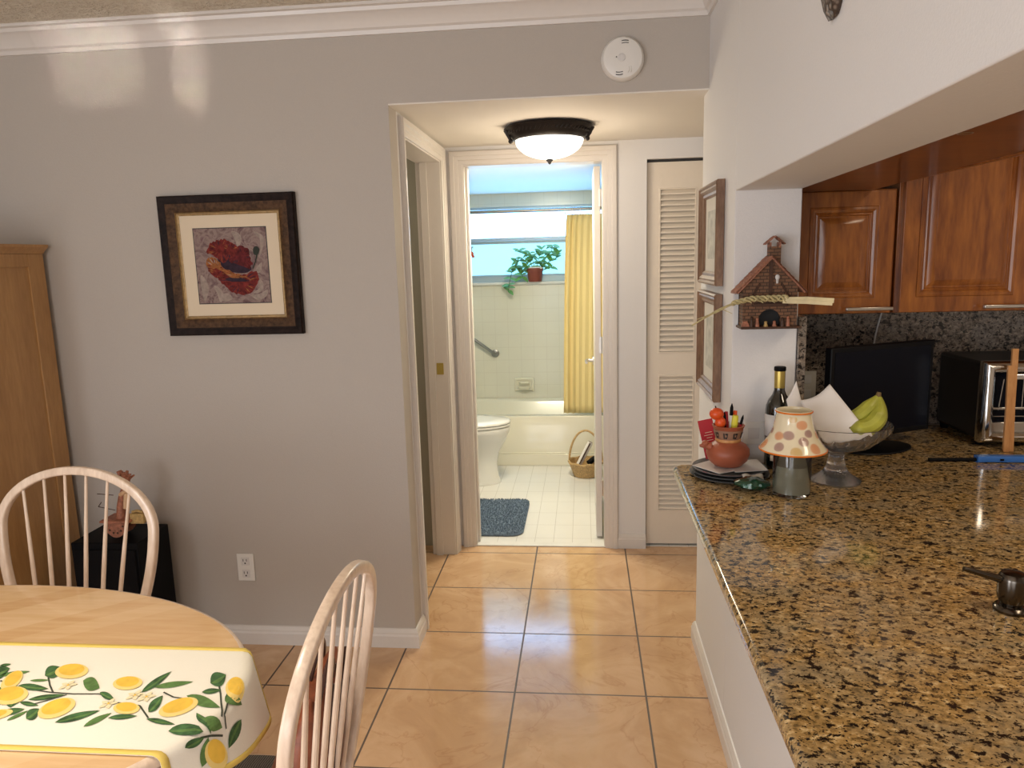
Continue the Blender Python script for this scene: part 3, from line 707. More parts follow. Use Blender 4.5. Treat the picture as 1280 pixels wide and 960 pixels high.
for cx_, sw in ((.515, 1), (.573, 0)):
    r2 = MB().box(cx_ - .017, cx_ + .017, 2.262, 2.265, 1.003, 1.038).build('rocker_switch' if sw else 'receptacle', 'white_card', t, bevel=.003)
    if not sw: MB().box(cx_ - .008, cx_ - .002, 2.2612, 2.2622, 1.012, 1.0145).box(cx_ - .008, cx_ - .002, 2.2612, 2.2622, 1.026, 1.0285).box(cx_ + .004, cx_ + .009, 2.2612, 2.2622, 1.017, 1.022).build('slots', 'dark', r2)
t = thing('wall_outlet', 'grey outlet plate on the dark backsplash left of the television', 'outlet', (.82, 2.757, 1.02))
MB().box(.775, .843, 2.751, 2.7572, 1.02, 1.134).build('cover_plate', 'mat_grey', t, bevel=.002)
for z in (1.05, 1.104): MB().box(.792, .826, 2.7490, 2.7512, z - .016, z + .016).build('receptacle', 'white_card', t, bevel=.003)
# ================================================================== dining furniture
def dup(root, loc, rotz, label):
    r = root.copy(); C.objects.link(r); r.location = loc; r.rotation_euler = (0, 0, rotz); r['label'] = label
    for ch in list(root.children):
        c = ch.copy(); C.objects.link(c); c.parent = r
        for g in ch.children:
            d = g.copy(); C.objects.link(d); d.parent = c
    return r
REC = .145
def make_chair():
    """faces +y, origin on the floor under the middle of the backrest foot"""
    t = thing('windsor_chair', '', 'chair', (0, 0, 0), 'bow-back dining chairs')
    SZ_ = .455
    # seat: saddle shape
    b = MB(); rs = []
    def outline(sc, z, n=40):
        o = []
        for i in range(n):
            a = 2 * PI * i / n; cx, cy = math.cos(a), math.sin(a)
            x = .225 * sc * (abs(cx) ** .75) * (1 if cx > 0 else -1) * (1 + .06 * cy); y_ = .195 + .215 * sc * (abs(cy) ** .8) * (1 if cy > 0 else -1)
            o.append((x, y_, z))
        return o
    for sc, z in ((.90, SZ_ - .034), (.985, SZ_ - .028), (1.0, SZ_ - .012), (.985, SZ_ - .003), (.95, SZ_), (.8, SZ_ - .003), (.5, SZ_ - .009), (.2, SZ_ - .011)): rs.append(outline(sc, z))
    b.rings(rs); b.build('seat', 'maple', t)
    def bowp(h, x): return (x, .005 - h * math.sin(REC), SZ_ - .01 + h * math.cos(REC))
    pts = []; WB, W, HT, HB = .162, .252, .540, .37
    for i in range(12): h = HB * i / 12; pts.append((WB + (W - WB) * math.sin(h / HB * PI / 2), h))
    for i in range(29): a = PI * i / 28; pts.append((W * math.cos(a), HB + (HT - HB) * math.sin(a)))
    for i in range(11, -1, -1): h = HB * i / 12; pts.append((-WB - (W - WB) * math.sin(h / HB * PI / 2), h))
    nrm = (0, math.cos(REC), math.sin(REC))
    b = MB(); b.ribbon([bowp(h, x) for x, h in pts], 0.0115, .0125, nrm, rnd=.38); b.build('bow_back', 'maple_pale', t, smooth=50)
    for i in range(6):
        q = (i - 2.5) / 2.5; xb = .120 * q; xt = .177 * q; ht = HB + (HT - HB) * math.sqrt(1 - (xt / W) ** 2) - .005
        b = MB(); pp = []; rr = []
        for k in range(7):
            s = k / 6; pp.append(bowp(ht * s, xb + (xt - xb) * s)); rr.append(.0042 + .0022 * math.sin(PI * min(1, s * 1.15)))
        b.tube(pp, rr, 10); b.build('spindle', 'maple_pale', t)
    legs = []
    for sx in (-1, 1):
        for (yt, yb) in ((.34, .41), (.06, -.03)):
            top = Vector((sx * .14, yt, SZ_ - .03)); bot = Vector((sx * .20, yb, .0)); b = MB(); pp = []; rr = []
            for k, (s, r) in enumerate(((0, .011), (.06, .014), (.12, .019), (.16, .013), (.20, .021), (.35, .020), (.5, .014), (.53, .020), (.56, .014), (.62, .021), (.8, .016), (1, .010))):
                pp.append(top.lerp(bot, s)); rr.append(r)
            b.tube(pp, rr, 12); b.build('leg', 'maple_pale', t)
            legs.append((top, bot))
    for i, j in ((0, 1), (2, 3)):
        a, c = legs[i][0].lerp(legs[i][1], .6), legs[j][0].lerp(legs[j][1], .6); m_ = a.lerp(c, .5)
        MB().tube([a, a.lerp(m_, .5), m_, c.lerp(m_, .5), c], [.006, .010, .012, .010, .006], 10).build('stretcher', 'maple_pale', t)
    a = legs[0][0].lerp(legs[0][1], .6).lerp(legs[1][0].lerp(legs[1][1], .6), .5); c = legs[2][0].lerp(legs[2][1], .6).lerp(legs[3][0].lerp(legs[3][1], .6), .5)
    MB().tube([a, a.lerp(c, .25), a.lerp(c, .5), a.lerp(c, .75), c], [.006, .010, .012, .010, .006], 10).build('stretcher', 'maple_pale', t)
    return t
ch = make_chair()
CH1 = ((-1.520, 1.925, 0), math.radians(177))
CH2 = ((-.528, 1.262, 0), math.radians(91))
ch.location = CH1[0]; ch.rotation_euler = (0, 0, CH1[1]); ch['label'] = 'bow-back wooden chair behind the table, seen straight on beside the black box'
ch2 = dup(ch, CH2[0], CH2[1], 'bow-back wooden chair at the table end, seen from the side, bag on its seat')
def chair_local(loc, rot, p):
    c, s = math.cos(rot), math.sin(rot); return (loc[0] + p[0] * c - p[1] * s, loc[1] + p[0] * s + p[1] * c, p[2])
# cushion on the near chair
b = MB(); rs = []
for sc, z in ((.80, .4565), (.92, .459), (.97, .467), (.93, .476), (.75, .481), (.4, .483)):
    ring = []
    for i in range(36):
        a = 2 * PI * i / 36; cx, cy = math.cos(a), math.sin(a)
        x = .20 * sc * (abs(cx) ** .6) * (1 if cx > 0 else -1); y_ = .21 + .185 * sc * (abs(cy) ** .6) * (1 if cy > 0 else -1)
        ring.append(chair_local(*CH2, (x, y_, z)))
    rs.append(ring)
b.rings(rs); o = b.build('seat_cushion', 'seat_cloth'); tag(o, 'dark grey woven cushion on the seat of the nearest chair', 'cushion')
# handbag slouched on the near chair
bl = (-.615, 1.405, .485)
t = thing('handbag', 'brown striped leather handbag slumped on the seat of the nearest chair', 'bag', bl)
BM = Matrix.Translation(Vector(bl)) @ Matrix.Rotation(math.radians(96), 4, 'Z')
def bagpt(x, y, z):
    # local x: across width (from camera side), y: depth, z up; slouch
    return tuple(BM @ Vector((x, y - .22 * z, z)))
b = MB(); rs = []
segn = 28
for i in range(13):
    s = i / 12; z = .215 * s
    hw = .155 * (1 - .35 * s ** 2) * (1.0 if s > .03 else .93); hd = .065 * (1 - .75 * s ** 1.6) + .004
    ring = []
    for j in range(segn):
        a = 2 * PI * j / segn; cx, cy = math.cos(a), math.sin(a)
        ring.append(bagpt(hw * (abs(cx) ** .7) * (1 if cx > 0 else -1), hd * (abs(cy) ** .8) * (1 if cy > 0 else -1), z + .012 * math.cos(a * 2 + 1) * s))
    rs.append(ring)
b.rings(rs); b.build('body', 'leather', t)
b = MB()
for x_ in (-.075, .0, .07):
    for sgn in (-1,):
        pts = []
        for i in range(11):
            s = i / 10; hd = .065 * (1 - .75 * s ** 1.6) + .007
            pts.append(bagpt(x_ + .05 * s * s - .0, sgn * hd * .98, +.004 + .208 * s))
        b.tube(pts, .009, 8, flat=1, up=None)
b.build('stripe', 'leather_dk', t)
for k, (x0_, x1_, hh, yy) in enumerate(((-.11, .02, .135, -.02), (-.02, .11, .12, .02))):
    pts = [bagpt(x0_ + (x1_ - x0_) * s, yy, .195 + hh * math.sin(PI * s) ** .8 * .6) for s in [i / 16 for i in range(17)]]
    MB().tube(pts, .006, 8).build('handle', 'leather_dk', t)
MB().sphere(bagpt(-.02, -.03, .195), .010, 12, 8).build('clasp', 'leather_dk', t)
MB().box(-.004, .004, -.004, .004, -.03, .03, mat=BM @ Matrix.Translation((.03, -.075, .04))).sphere(bagpt(.03, -.078, .015), .012, 10, 8).build('buckle', 'chrome', t)

# table
TCX, TCY, TA, TB = -1.45, 1.24, .77, .48
t = thing('dining_table', 'oval light wood dining table with its glossy highlight coloured whitish on the rounded rim', 'table', (TCX, TCY, 0))
def ell(sc_off, z, n=96): return [(TCX + (TA + sc_off) * math.cos(2 * PI * i / n), TCY + (TB + sc_off) * math.sin(2 * PI * i / n), z) for i in range(n)]
b = MB(); b.rings([ell(-.03, .722), ell(-.008, .723), ell(0, .729), ell(.0, .741), ell(-.004, .747), ell(-.012, .750)], mi=1, cap=False)  # paler wood on the rim stands in for its glossy highlight
b.add(ell(-.012, .750), [tuple(range(96))], 0); b.add(ell(-.03, .722), [tuple(range(95, -1, -1))], 1)
b.build('tabletop', ['tabletop', 'maple_pale'], t, smooth=50)
b = MB(); b.rings([ell(-.12, .66), ell(-.12, .722), ell(-.14, .722), ell(-.14, .66)], cap=False, loop=True); b.build('apron', 'maple_pale', t)
b = MB(); b.lathe([(.05, .10), (.07, .12), (.06, .18), (.045, .25), (.06, .35), (.075, .45), (.05, .55), (.06, .60), (.10, .66), (.10, .722)], TCX, TCY, 32); b.build('pedestal', 'maple_pale', t)
for i in range(4):
    a = PI / 4 + i * PI / 2; d = Vector((math.cos(a), math.sin(a), 0)); c0 = Vector((TCX, TCY, 0))
    MB().ribbon([c0 + d * .04 + Vector((0, 0, .15)), c0 + d * .15 + Vector((0, 0, .13)), c0 + d * .28 + Vector((0, 0, .07)), c0 + d * .36 + Vector((0, 0, .025))], .025, .025, (0, 0, 1)).build('leg', 'maple_pale', t)

# table runner draped over the right end
def xe(y): return TCX + TA * math.sqrt(max(0, 1 - ((y - TCY) / TB) ** 2))
YB, YF = 1.412, 1.065
def runner(u, v, off=0.0):
    """u: distance along x measured flat, v: y position"""
    u = min(u, hem(v)); e = xe(v) - .006; z0 = .7535 + off
    if u <= e: return Vector((u, v, z0))
    s = u - e; R = .016
    if s < R * PI / 2:
        a = s / R; return Vector((e + (R + off) * math.sin(a), v, .7535 - R + (R + off) * math.cos(a)))
    q = s - R * PI / 2
    return Vector((e + R + off + .22 * q + .006 * math.sin((v - 1.1) * 24) * min(1, q * 8), v - .10 * q, .7535 - R - q * .975))
def hem(v):  # length along u at the hem: the end is cut askew, longest at the far edge
    k = min(1, max(0, (v - YF) / (YB - YF))); return xe(v) + .019 + .055 + .085 * k
t = thing('table_runner', 'cream table runner printed with lemons and leaves, yellow binding', 'table runner', (-1.3, 1.24, .753))
b = MB()
def rg(i, j):
    v = YF + (YB - YF) * j; u = -2.15 + (hem(v) + 2.15) * (1 - (1 - i) ** 1.6); return runner(u, v)
b.grid(90, 24, rg); b.build('cloth', 'cloth', t, smooth=60, solid=.002)
BW = .011
b = MB()
for v0, v1 in ((YB - BW, YB + .001), (YF - .001, YF + BW)):
    b.grid(90, 2, lambda i, j: runner(-2.15 + (hem(v0) + 2.15) * (1 - (1 - i) ** 1.6), v0 + (v1 - v0) * j, .0018))
b.grid(2, 24, lambda i, j: runner(hem(YF + (YB - YF) * j) - BW + (BW + .001) * i, YF + (YB - YF) * j, .0018))
b.build('binding', 'yellow_edge', t, smooth=60, solid=.0012)
LEM = [((-1.025, 1.313), (-1.088, 1.299), (-1.037, 1.28), (-1.078, 1.333)), ((-1.092, 1.229), (-1.148, 1.205), (-1.096, 1.19), (-1.147, 1.245)), ((-0.976, 1.205), (-1.018, 1.16), (-0.974, 1.159), (-1.022, 1.207)),
 ((-0.884, 1.276), (-0.939, 1.264), (-0.896, 1.248), (-0.927, 1.293)), ((-0.837, 1.191), (-0.888, 1.188), (-0.851, 1.172), (-0.874, 1.208)), ((-0.738, 1.22), (-0.791, 1.177), (-0.747, 1.176), (-0.783, 1.221)),
 ((-0.669, 1.27), (-0.705, 1.264), (-0.672, 1.229), (-0.703, 1.299)), ((-0.61, 1.172), (-0.657, 1.132), (-0.613, 1.142), (-0.655, 1.159))]
LVS = [((-1.197, 1.283), (-1.166, 1.283), (-1.145, 1.302), (-1.181, 1.299)), ((-1.13, 1.251), (-1.091, 1.236), (-1.06, 1.243), (-1.106, 1.258)), ((-1.102, 1.288), (-1.075, 1.282), (-1.089, 1.319), (-1.118, 1.322)),
 ((-1.12, 1.269), (-1.098, 1.266), (-1.08, 1.273), (-1.105, 1.275)), ((-1.094, 1.16), (-1.069, 1.158), (-1.058, 1.177), (-1.087, 1.177)), ((-1.032, 1.148), (-1.015, 1.149), (-1.03, 1.179), (-1.047, 1.174)),
 ((-1.065, 1.141), (-1.052, 1.151), (-1.047, 1.173), (-1.062, 1.159)), ((-1.074, 1.206), (-1.04, 1.207), (-1.013, 1.226), (-1.053, 1.223)), ((-1.084, 1.197), (-1.059, 1.186), (-1.039, 1.189), (-1.068, 1.2)),
 ((-1.009, 1.274), (-0.976, 1.242), (-0.958, 1.251), (-0.995, 1.286)), ((-0.948, 1.237), (-0.924, 1.217), (-0.902, 1.214), (-0.93, 1.236)), ((-0.97, 1.141), (-0.934, 1.148), (-0.909, 1.18), (-0.952, 1.169)),
 ((-0.908, 1.132), (-0.89, 1.144), (-0.882, 1.174), (-0.904, 1.158)), ((-0.879, 1.159), (-0.85, 1.156), (-0.828, 1.168), (-0.861, 1.171)), ((-0.865, 1.241), (-0.847, 1.265), (-0.846, 1.316), (-0.866, 1.283)),
 ((-0.851, 1.259), (-0.813, 1.26), (-0.781, 1.282), (-0.826, 1.279)), ((-0.813, 1.18), (-0.802, 1.194), (-0.816, 1.233), (-0.827, 1.212)), ((-0.805, 1.16), (-0.773, 1.147), (-0.742, 1.147), (-0.78, 1.162)),
 ((-0.769, 1.235), (-0.726, 1.204), (-0.685, 1.202), (-0.736, 1.236)), ((-0.745, 1.248), (-0.724, 1.243), (-0.71, 1.257), (-0.734, 1.261)), ((-0.743, 1.278), (-0.717, 1.271), (-0.727, 1.31), (-0.755, 1.315)),
 ((-0.693, 1.245), (-0.678, 1.218), (-0.654, 1.249), (-0.681, 1.226)), ((-0.634, 1.235), (-0.64, 1.198), (-0.619, 1.18), (-0.616, 1.217)), ((-0.721, 1.183), (-0.7, 1.156), (-0.671, 1.153), (-0.697, 1.17)),
 ((-0.699, 1.166), (-0.676, 1.155), (-0.659, 1.18), (-0.688, 1.177)), ((-0.744, 1.128), (-0.708, 1.119), (-0.686, 1.142), (-0.728, 1.15)), ((-0.697, 1.103), (-0.679, 1.122), (-0.678, 1.14), (-0.697, 1.116)),
 ((-0.642, 1.121), (-0.644, 1.14), (-0.671, 1.147), (-0.665, 1.126)), ((-1.227, 1.319), (-1.213, 1.318), (-1.207, 1.326), (-1.222, 1.327))]
STM = [[(-1.182, 1.266), (-1.129, 1.245), (-1.048, 1.232), (-0.998, 1.229), (-0.944, 1.232), (-0.897, 1.207), (-0.842, 1.199), (-0.803, 1.163)], [(-0.821, 1.244), (-0.792, 1.229), (-0.763, 1.225)], [(-0.729, 1.283), (-0.705, 1.244), (-0.674, 1.187)],
 [(-0.684, 1.132), (-0.668, 1.153), (-0.647, 1.176)], [(-1.09, 1.282), (-1.065, 1.254), (-1.042, 1.232)], [(-0.687, 1.245), (-0.672, 1.194), (-0.65, 1.188)], [(-1.062, 1.187), (-1.035, 1.205), (-1.009, 1.226)]]
BLO = [(-0.871, 1.23), (-0.906, 1.201), (-0.845, 1.226), (-1.028, 1.256)]
# the printed sprays go on beyond the frame to the left
b = MB(); lvl = .0022
def leafshape(p0, pa, p1, pb, mi, lv, n=8):
    p0, pa, p1, pb = [Vector((*p, 0)) for p in (p0, pa, p1, pb)]; c = p0.lerp(p1, .45); vs = []
    for i in range(n + 1):
        s = i / n; w_ = math.sin(PI * s ** .85) ** .9 if 0 < s < 1 else 0
        m_ = p0.lerp(p1, s) + (pa + pb - 2 * c) * .25 * 0
        da = (pa - c) * w_; db = (pb - c) * w_
        for q in (da, da * .5, Vector((0, 0, 0)), db * .5, db): vs.append(m_ + q)
    pts = [runner(p.x, p.y, lv) for p in vs]
    fs = [(i * 5 + j, i * 5 + j + 1, i * 5 + j + 6, i * 5 + j + 5) for i in range(n) for j in range(4)]
    b.add(pts, fs, mi)
for sh in (0, -.47):
    for i, l in enumerate(LVS):
        l = [(p[0] + sh, p[1]) for p in l]
        leafshape(*l, 0 if i % 3 else 1, lvl + .0002)
        m0, m1 = Vector(l[0]), Vector(l[2]); leafshape(l[0], tuple(m0.lerp(m1, .45) + (Vector(l[1]) - m0.lerp(m1, .45)) * .45), l[2], tuple(m0.lerp(m1, .45)), 1, lvl + .0004)
    for i, e in enumerate(LEM):
        e = [Vector((p[0] + sh, p[1])) for p in e]; c = (e[0] + e[1]) / 2; a = (e[0] - e[1]) / 2; bq = (e[3] - e[2]) / 2
        n = 24
        for (sc, mi, lv, dx) in ((1.0, 3, .0006, 0), (.78, 2, .0008, -.20)):
            rings_ = []
            for rr in (1.0, .66, .33):
                rings_.append([runner(*(c + (a * math.cos(2 * PI * k / n) * sc * rr + bq * (math.sin(2 * PI * k / n) * sc * rr - dx))), lvl + lv) for k in range(n)])
            b.rings(rings_, mi=mi, cap=False); b.add(rings_[-1], [tuple(range(n))], mi)
    for s_ in STM:
        pts = [Vector((p[0] + sh, p[1])) for p in s_]
        for p, q in zip(pts[:-1], pts[1:]):
            d = (q - p).normalized(); nn = Vector((-d.y, d.x)) * .0016
            b.grid(6, 1, lambda i, j: runner(*(p.lerp(q, i) + nn * (2 * j - 1)), lvl + .0001), mi=4)
    for bx, by in BLO:
        for k in range(5):
            a = 2 * PI * k / 5 + .3; d = Vector((math.cos(a), math.sin(a))); n_ = Vector((-d.y, d.x)); c = Vector((bx + sh, by))
            leafshape(tuple(c), tuple(c + d * .008 + n_ * .005), tuple(c + d * .018), tuple(c + d * .008 - n_ * .005), 5, lvl + .0010, 4)
        leafshape((bx + sh - .003, by), (bx + sh, by + .003), (bx + sh + .003, by), (bx + sh, by - .003), 2, lvl + .0012, 4)
b.build('lemon_print', ['leaf_dk', 'leaf_mid', 'lemon', 'lemon_pale', 'stem', 'lemon_cream'], t, smooth=0)

# tall cabinet at the left
t = thing('tall_cabinet', 'tall honey maple cabinet with flared cornice at the left edge', 'cabinet', (-2.4, 2.5, 0))
cx0, cx1, cy0, cy1, ctop = -2.72, -2.10, 2.28, 2.745, 1.635
b = MB(); b.box(cx0, cx1 - .006, cy0, cy1, .06, ctop); b.box(cx1 - .012, cx1, cy1 - .085, cy1, .06, ctop).box(cx1 - .012, cx1, cy0, cy0 + .06, .06, ctop).box(cx1 - .012, cx1, cy0 + .06, cy1 - .085, ctop - .05, ctop).box(cx1 - .012, cx1, cy0 + .06, cy1 - .085, .06, .16)
b.build('body', 'honey', t, bevel=.002)
b = MB(); pr_ = [(0, 0), (.004, 0), (.010, .010), (.026, .024), (.028, .034), (0, .034)]
rs = [[(cx1 - .001 + p, cy1, ctop + z) for p, z in pr_], [(cx1 - .001 + p, cy0 - p, ctop + z) for p, z in pr_], [(cx0 - p * 0, cy0 - p, ctop + z) for p, z in pr_]]
b.rings(rs); b.box(cx0, cx1, cy0, cy1, ctop, ctop + .034); b.build('cornice', 'honey', t, smooth=25)
b = MB(); b.box(cx0 + .01, cx1 - .012, cy0 + .01, cy1, 0, .06); b.build('plinth', 'honey', t)
for k in (0, 1):
    xa = cx0 + .01 + k * .305
    d = MB().box(xa, xa + .30, cy0 - .02, cy0 - .001, .08, ctop - .02).frame([(0, 0), (0, .006), (-.05, .006), (-.055, 0)], xa, xa + .30, .08, ctop - .02, XZ(cy0 - .02)).build('door', 'honey', t, bevel=.002)
    MB().sphere((xa + (.275 if k == 0 else .025), cy0 - .04, .9), .014, 12, 8).build('knob', 'honey', d)
# black box
t = thing('speaker_box', 'black upright box on the floor against the grey wall', 'speaker', (-1.82, 2.6, 0))
MB().box(-1.955, -1.686, 2.50, 2.712, .012, .545).build('body', 'black', t, bevel=.004)
for x in (-1.93, -1.71):
    for y in (2.525, 2.69): MB().lathe([(.012, 0), (.012, .012)], x, y, 12).build('foot', 'black', t)
MB().box(-1.945, -1.696, 2.492, 2.499, .03, .52).build('front_grille', 'black', t, bevel=.003)
# carved rocking figurine on the box
t = thing('carved_figurine', 'pinkish carved wooden rocking figurine standing on the black box', 'figurine', (-1.78, 2.58, .547))
b = MB()
for yy in (2.548, 2.612):
    pts = [(-1.80 + .046 * math.cos(a), yy, .612 + .064 * math.sin(a)) for a in [PI + PI * i / 12 for i in range(13)]]
    poly = [(p[0], p[2]) for p in pts]; b = MB(); b.prism(poly, 0, .008, lambda a, c, t_, yy=yy: (a, yy + t_, c)); b.build('rocker', 'carved', t)
b = MB()
for i in range(6):
    a = PI + PI * (i + .7) / 6.5; b.sphere((-1.80 + .034 * math.cos(a), 2.547, .612 + .046 * math.sin(a)), .0045, 8, 6, (1, .4, 1))
b.build('rocker_studs', 'brown', t)
MB().box(-1.855, -1.735, 2.535, 2.63, .610, .619).build('platform', 'carved', t, bevel=.003)
b = MB(); b.tube([(-1.79, 2.58, .618), (-1.788, 2.58, .66), (-1.778, 2.58, .70), (-1.765, 2.58, .74)], [.020, .016, .015, .010], 12); b.build('torso', 'carved', t)
MB().tube([(-1.76, 2.57, .66), (-1.755, 2.57, .70), (-1.748, 2.57, .735)], [.012, .011, .010], 10).tube([(-1.775, 2.565, .715), (-1.75, 2.56, .73), (-1.72, 2.56, .752)], .008, 8).build('arm', 'maple', t)
b = MB().sphere((-1.765, 2.58, .775), .026, 14, 10)
random.seed(3)
for i in range(26):
    a = random.uniform(0, 2 * PI); e_ = random.uniform(.0, 1.4); d = Vector((math.cos(a) * math.cos(e_), math.sin(a) * math.cos(e_), math.sin(e_))); c0 = Vector((-1.765, 2.58, .765))
    b.tube([c0 + d * .02, c0 + d * .042 + Vector((0, 0, .003))], [.007, .003], 6)
b.build('head', 'carved', t)
MB().box(-1.745, -1.69, 2.56, 2.61, .60, .64).tube([(-1.74, 2.57, .644), (-1.72, 2.57, .650), (-1.695, 2.57, .644)], .006, 6).build('bundle', 'straw', t, bevel=.004)
b = MB()
for p0, p1 in (((-1.80, 2.56, .715), (-1.855, 2.545, .725)), ((-1.80, 2.56, .655), (-1.86, 2.55, .672)), ((-1.86, 2.55, .672), (-1.845, 2.55, .69))): b.tube([p0, p1], .0016, 6)
b.build('twig', 'brown', t)

# ================================================================== objects on the counter
# plate stack
t0 = (.418, 2.130)
for k in range(3):
    b = MB(); r = .112 - .004 * k; z = CZ + .0005 + k * .0085
    b.lathe([(.06, z), (r * .8, z + .002), (r, z + .0065), (r + .001, z + .008), (r - .003, z + .0083), (r * .8, z + .0045), (.001, z + .0035)], t0[0], t0[1], 48)
    o = b.build('glass_plate', 'slate'); tag(o, ['dark glass plate on the counter, bottom of the stack of three', 'dark glass plate in the middle of the stack of three on the counter', 'dark glass plate on top of the stack, papers and pot on it'][k], 'plate', 'stacked dark plates on the counter')
PZ = CZ + .0005 + 2 * .0085 + .0085
def card(name, pts, z, label, cat, mat_='white_card', th=.0012):
    b = MB(); b.prism(pts, z, z + th, lambda a, c, t_: (a, c, t_)); o = b.build(name, mat_); tag(o, label, cat); return o
card('paper_note', [(.312, 2.13), (.375, 2.045), (.47, 2.10), (.40, 2.21)], PZ + .0005, 'white paper lying under the left of the terracotta pot', 'paper')
card('paper_note', [(.42, 2.055), (.515, 2.075), (.510, 2.19), (.42, 2.17)], PZ + .0020, 'white paper lying under the right of the terracotta pot', 'paper')
# pot
px, py, pz = .412, 2.125, PZ + .0035
t = thing('terracotta_pot', 'round terracotta pot with patterned neck, holding pens', 'pot', (px, py, pz))
prof = [(.030, 0), (.040, .003), (.055, .018), (.0615, .036), (.060, .050), (.050, .063), (.038, .070), (.033, .074), (.035, .085), (.040, .108), (.045, .117), (.046, .120), (.042, .121), (.037, .108), (.031, .085), (.030, .072), (.045, .055), (.045, .02), (.02, .008), (.001, .008)]
b = MB(); b.lathe([(r, z + pz) for r, z in prof], px, py, 48); b.build('body', 'terracotta', t, smooth=60)
b = MB(); b.lathe([(.0352, pz + .082), (.0355, pz + .084), (.0418, pz + .107), (.0416, pz + .109)], px, py, 48, cap=False); b.build('neck_band', plain('pot_band', (.30, .16, .10), .5, var=.1), t)
b = MB()
for i in range(9):
    a0 = 2 * PI * i / 9
    for (da, z0_, z1_, wd) in ((0, .086, .103, .09), (.12, .086, .091, .14), (.14, .098, .103, .18), (.24, .091, .101, .06)):
        def q(i_, j_, a0=a0, da=da, z0_=z0_, z1_=z1_, wd=wd):
            z = z0_ + (z1_ - z0_) * j_; r = .0356 + (z - .084) / .023 * .0064 + .0006; a = a0 + da + wd * i_; return (px + r * math.cos(a), py + r * math.sin(a), pz + z)
        b.grid(2, 1, q)
b.build('neck_pattern', 'dark', t, smooth=0, solid=.0005)
b = MB(); b.lathe([(.0345, pz + .073), (.0365, pz + .076), (.0365, pz + .079), (.0345, pz + .082)], px, py, 48, cap=False); b.build('neck_ring', 'tongs', t)
b = MB(); b.tube([(px - .052, py - .01, pz + .058), (px - .068, py - .012, pz + .063), (px - .082, py - .014, pz + .062)], [.013, .009, .004], 12).sphere((px - .066, py - .012, pz + .067), .011, 10, 8)
b.build('animal_head_lug', 'terracotta', t)
# things in the pot
def pen(name, dx, dy, lean, h, rad, cols, label, cat, tip=None):
    base_ = Vector((px + dx * .25, py + dy * .25, pz + .012)); top = Vector((px + dx + lean[0], py + dy + lean[1], pz + h))
    d = (top - base_)
    t = thing(name, label, cat, tuple(base_))
    MB().tube([base_, base_ + d * .80], rad, 10).build('barrel', cols[0], t)
    MB().tube([base_ + d * .80, base_ + d * .93, top], [rad * 1.12, rad * 1.05, rad * (.25 if tip else .9)], 10).build('cap' if not tip else 'tip', cols[1], t)
pen('pen', .006, -.004, (.002, 0), .183, .0045, ('white_plastic', 'black'), 'white pen with a black pointed tip, tallest in the terracotta pot', 'pen', True)
pen('pen', -.010, -.010, (-.004, 0), .160, .0035, ('black', 'black'), 'thin black pen beside the orange toy in the terracotta pot', 'pen', True)
pen('pen', -.006, .004, (.0, 0), .158, .005, ('red', 'red'), 'red pen behind the white pen in the terracotta pot', 'pen')
pen('highlighter', .014, -.014, (.003, 0), .150, .0085, ('yellow', 'yellow'), 'fat yellow marker in the terracotta pot', 'marker')
pen('marker', .016, .006, (.004, 0), .160, .006, ('paper', 'orange'), 'white marker with an orange cap behind the yellow marker', 'marker')
pen('pencil', .030, -.006, (.010, 0), .150, .0035, ('red', 'black'), 'short red pencil leaning right against the pot rim', 'pencil', True)
t = thing('orange_toy', 'orange round-headed toy on a stick in the terracotta pot', 'toy', (px - .024, py - .008, pz + .02))
MB().tube([(px - .016, py - .008, pz + .02), (px - .024, py - .010, pz + .12)], .003, 8).build('stick', 'orange', t)
MB().sphere((px - .025, py - .012, pz + .130), .0155, 16, 12, (1, 1, 1.1)).sphere((px - .036, py - .012, pz + .155), .0195, 18, 12, (1.05, 1, .9)).build('body', 'orange', t)
MB().tube([(px - .038, py - .012, pz + .171), (px - .040, py - .012, pz + .178)], .002, 6).build('stalk', 'brown', t)
# red card
b = MB(); t = thing('red_card', 'tall red printed card standing behind the terracotta pot', 'card', (.385, 2.205, PZ))
mm = Matrix.Translation((.385, 2.205, PZ + .003)) @ Matrix.Rotation(math.radians(-12), 4, 'Y') @ Matrix.Rotation(math.radians(-8), 4, 'X')
MB().box(-.022, .022, -.001, .001, 0, .118, mat=mm).build('card_sheet', 'red', t)
b = MB()
for k, (a, c) in enumerate(((-.008, .012), (-.012, .014), (-.006, .010), (-.012, .012))): b.box(a, c, -.0016, -.0011, .078 - k * .008, .0795 - k * .008, mat=mm)
b.build('printed_lines', 'mat', t, smooth=0)
# wine bottle
bx, by = .572, 2.205
t = thing('wine_bottle', 'dark wine bottle with gold neck foil and cream label', 'bottle', (bx, by, CZ))
prof = [(.001, .006), (.025, .002), (.034, .0005), (.0375, .004), (.038, .012), (.038, .175), (.0365, .19), (.030, .207), (.020, .222), (.0155, .235), (.0145, .25)]
b = MB(); b.lathe([(r, z + CZ) for r, z in prof] + [(.0145, CZ + .298), (.001, CZ + .298)], bx, by, 36); b.build('body', 'wine', t, smooth=60)
b = MB(); b.lathe([(.0150, CZ + .242), (.0153, CZ + .246), (.0153, CZ + .292), (.0152, CZ + .2925)], bx, by, 28, cap=False); b.build('neck_foil', 'foil', t)
b = MB(); b.lathe([(.0158, CZ + .2925), (.0168, CZ + .294), (.0168, CZ + .303), (.015, CZ + .305), (.001, CZ + .305)], bx, by, 28); b.build('capsule_top', 'black', t)
def wrap(r, z0, z1, a0, a1, n=16): return lambda i, j: (bx + r * math.cos(a0 + (a1 - a0) * i), by + r * math.sin(a0 + (a1 - a0) * i), CZ + z0 + (z1 - z0) * j)
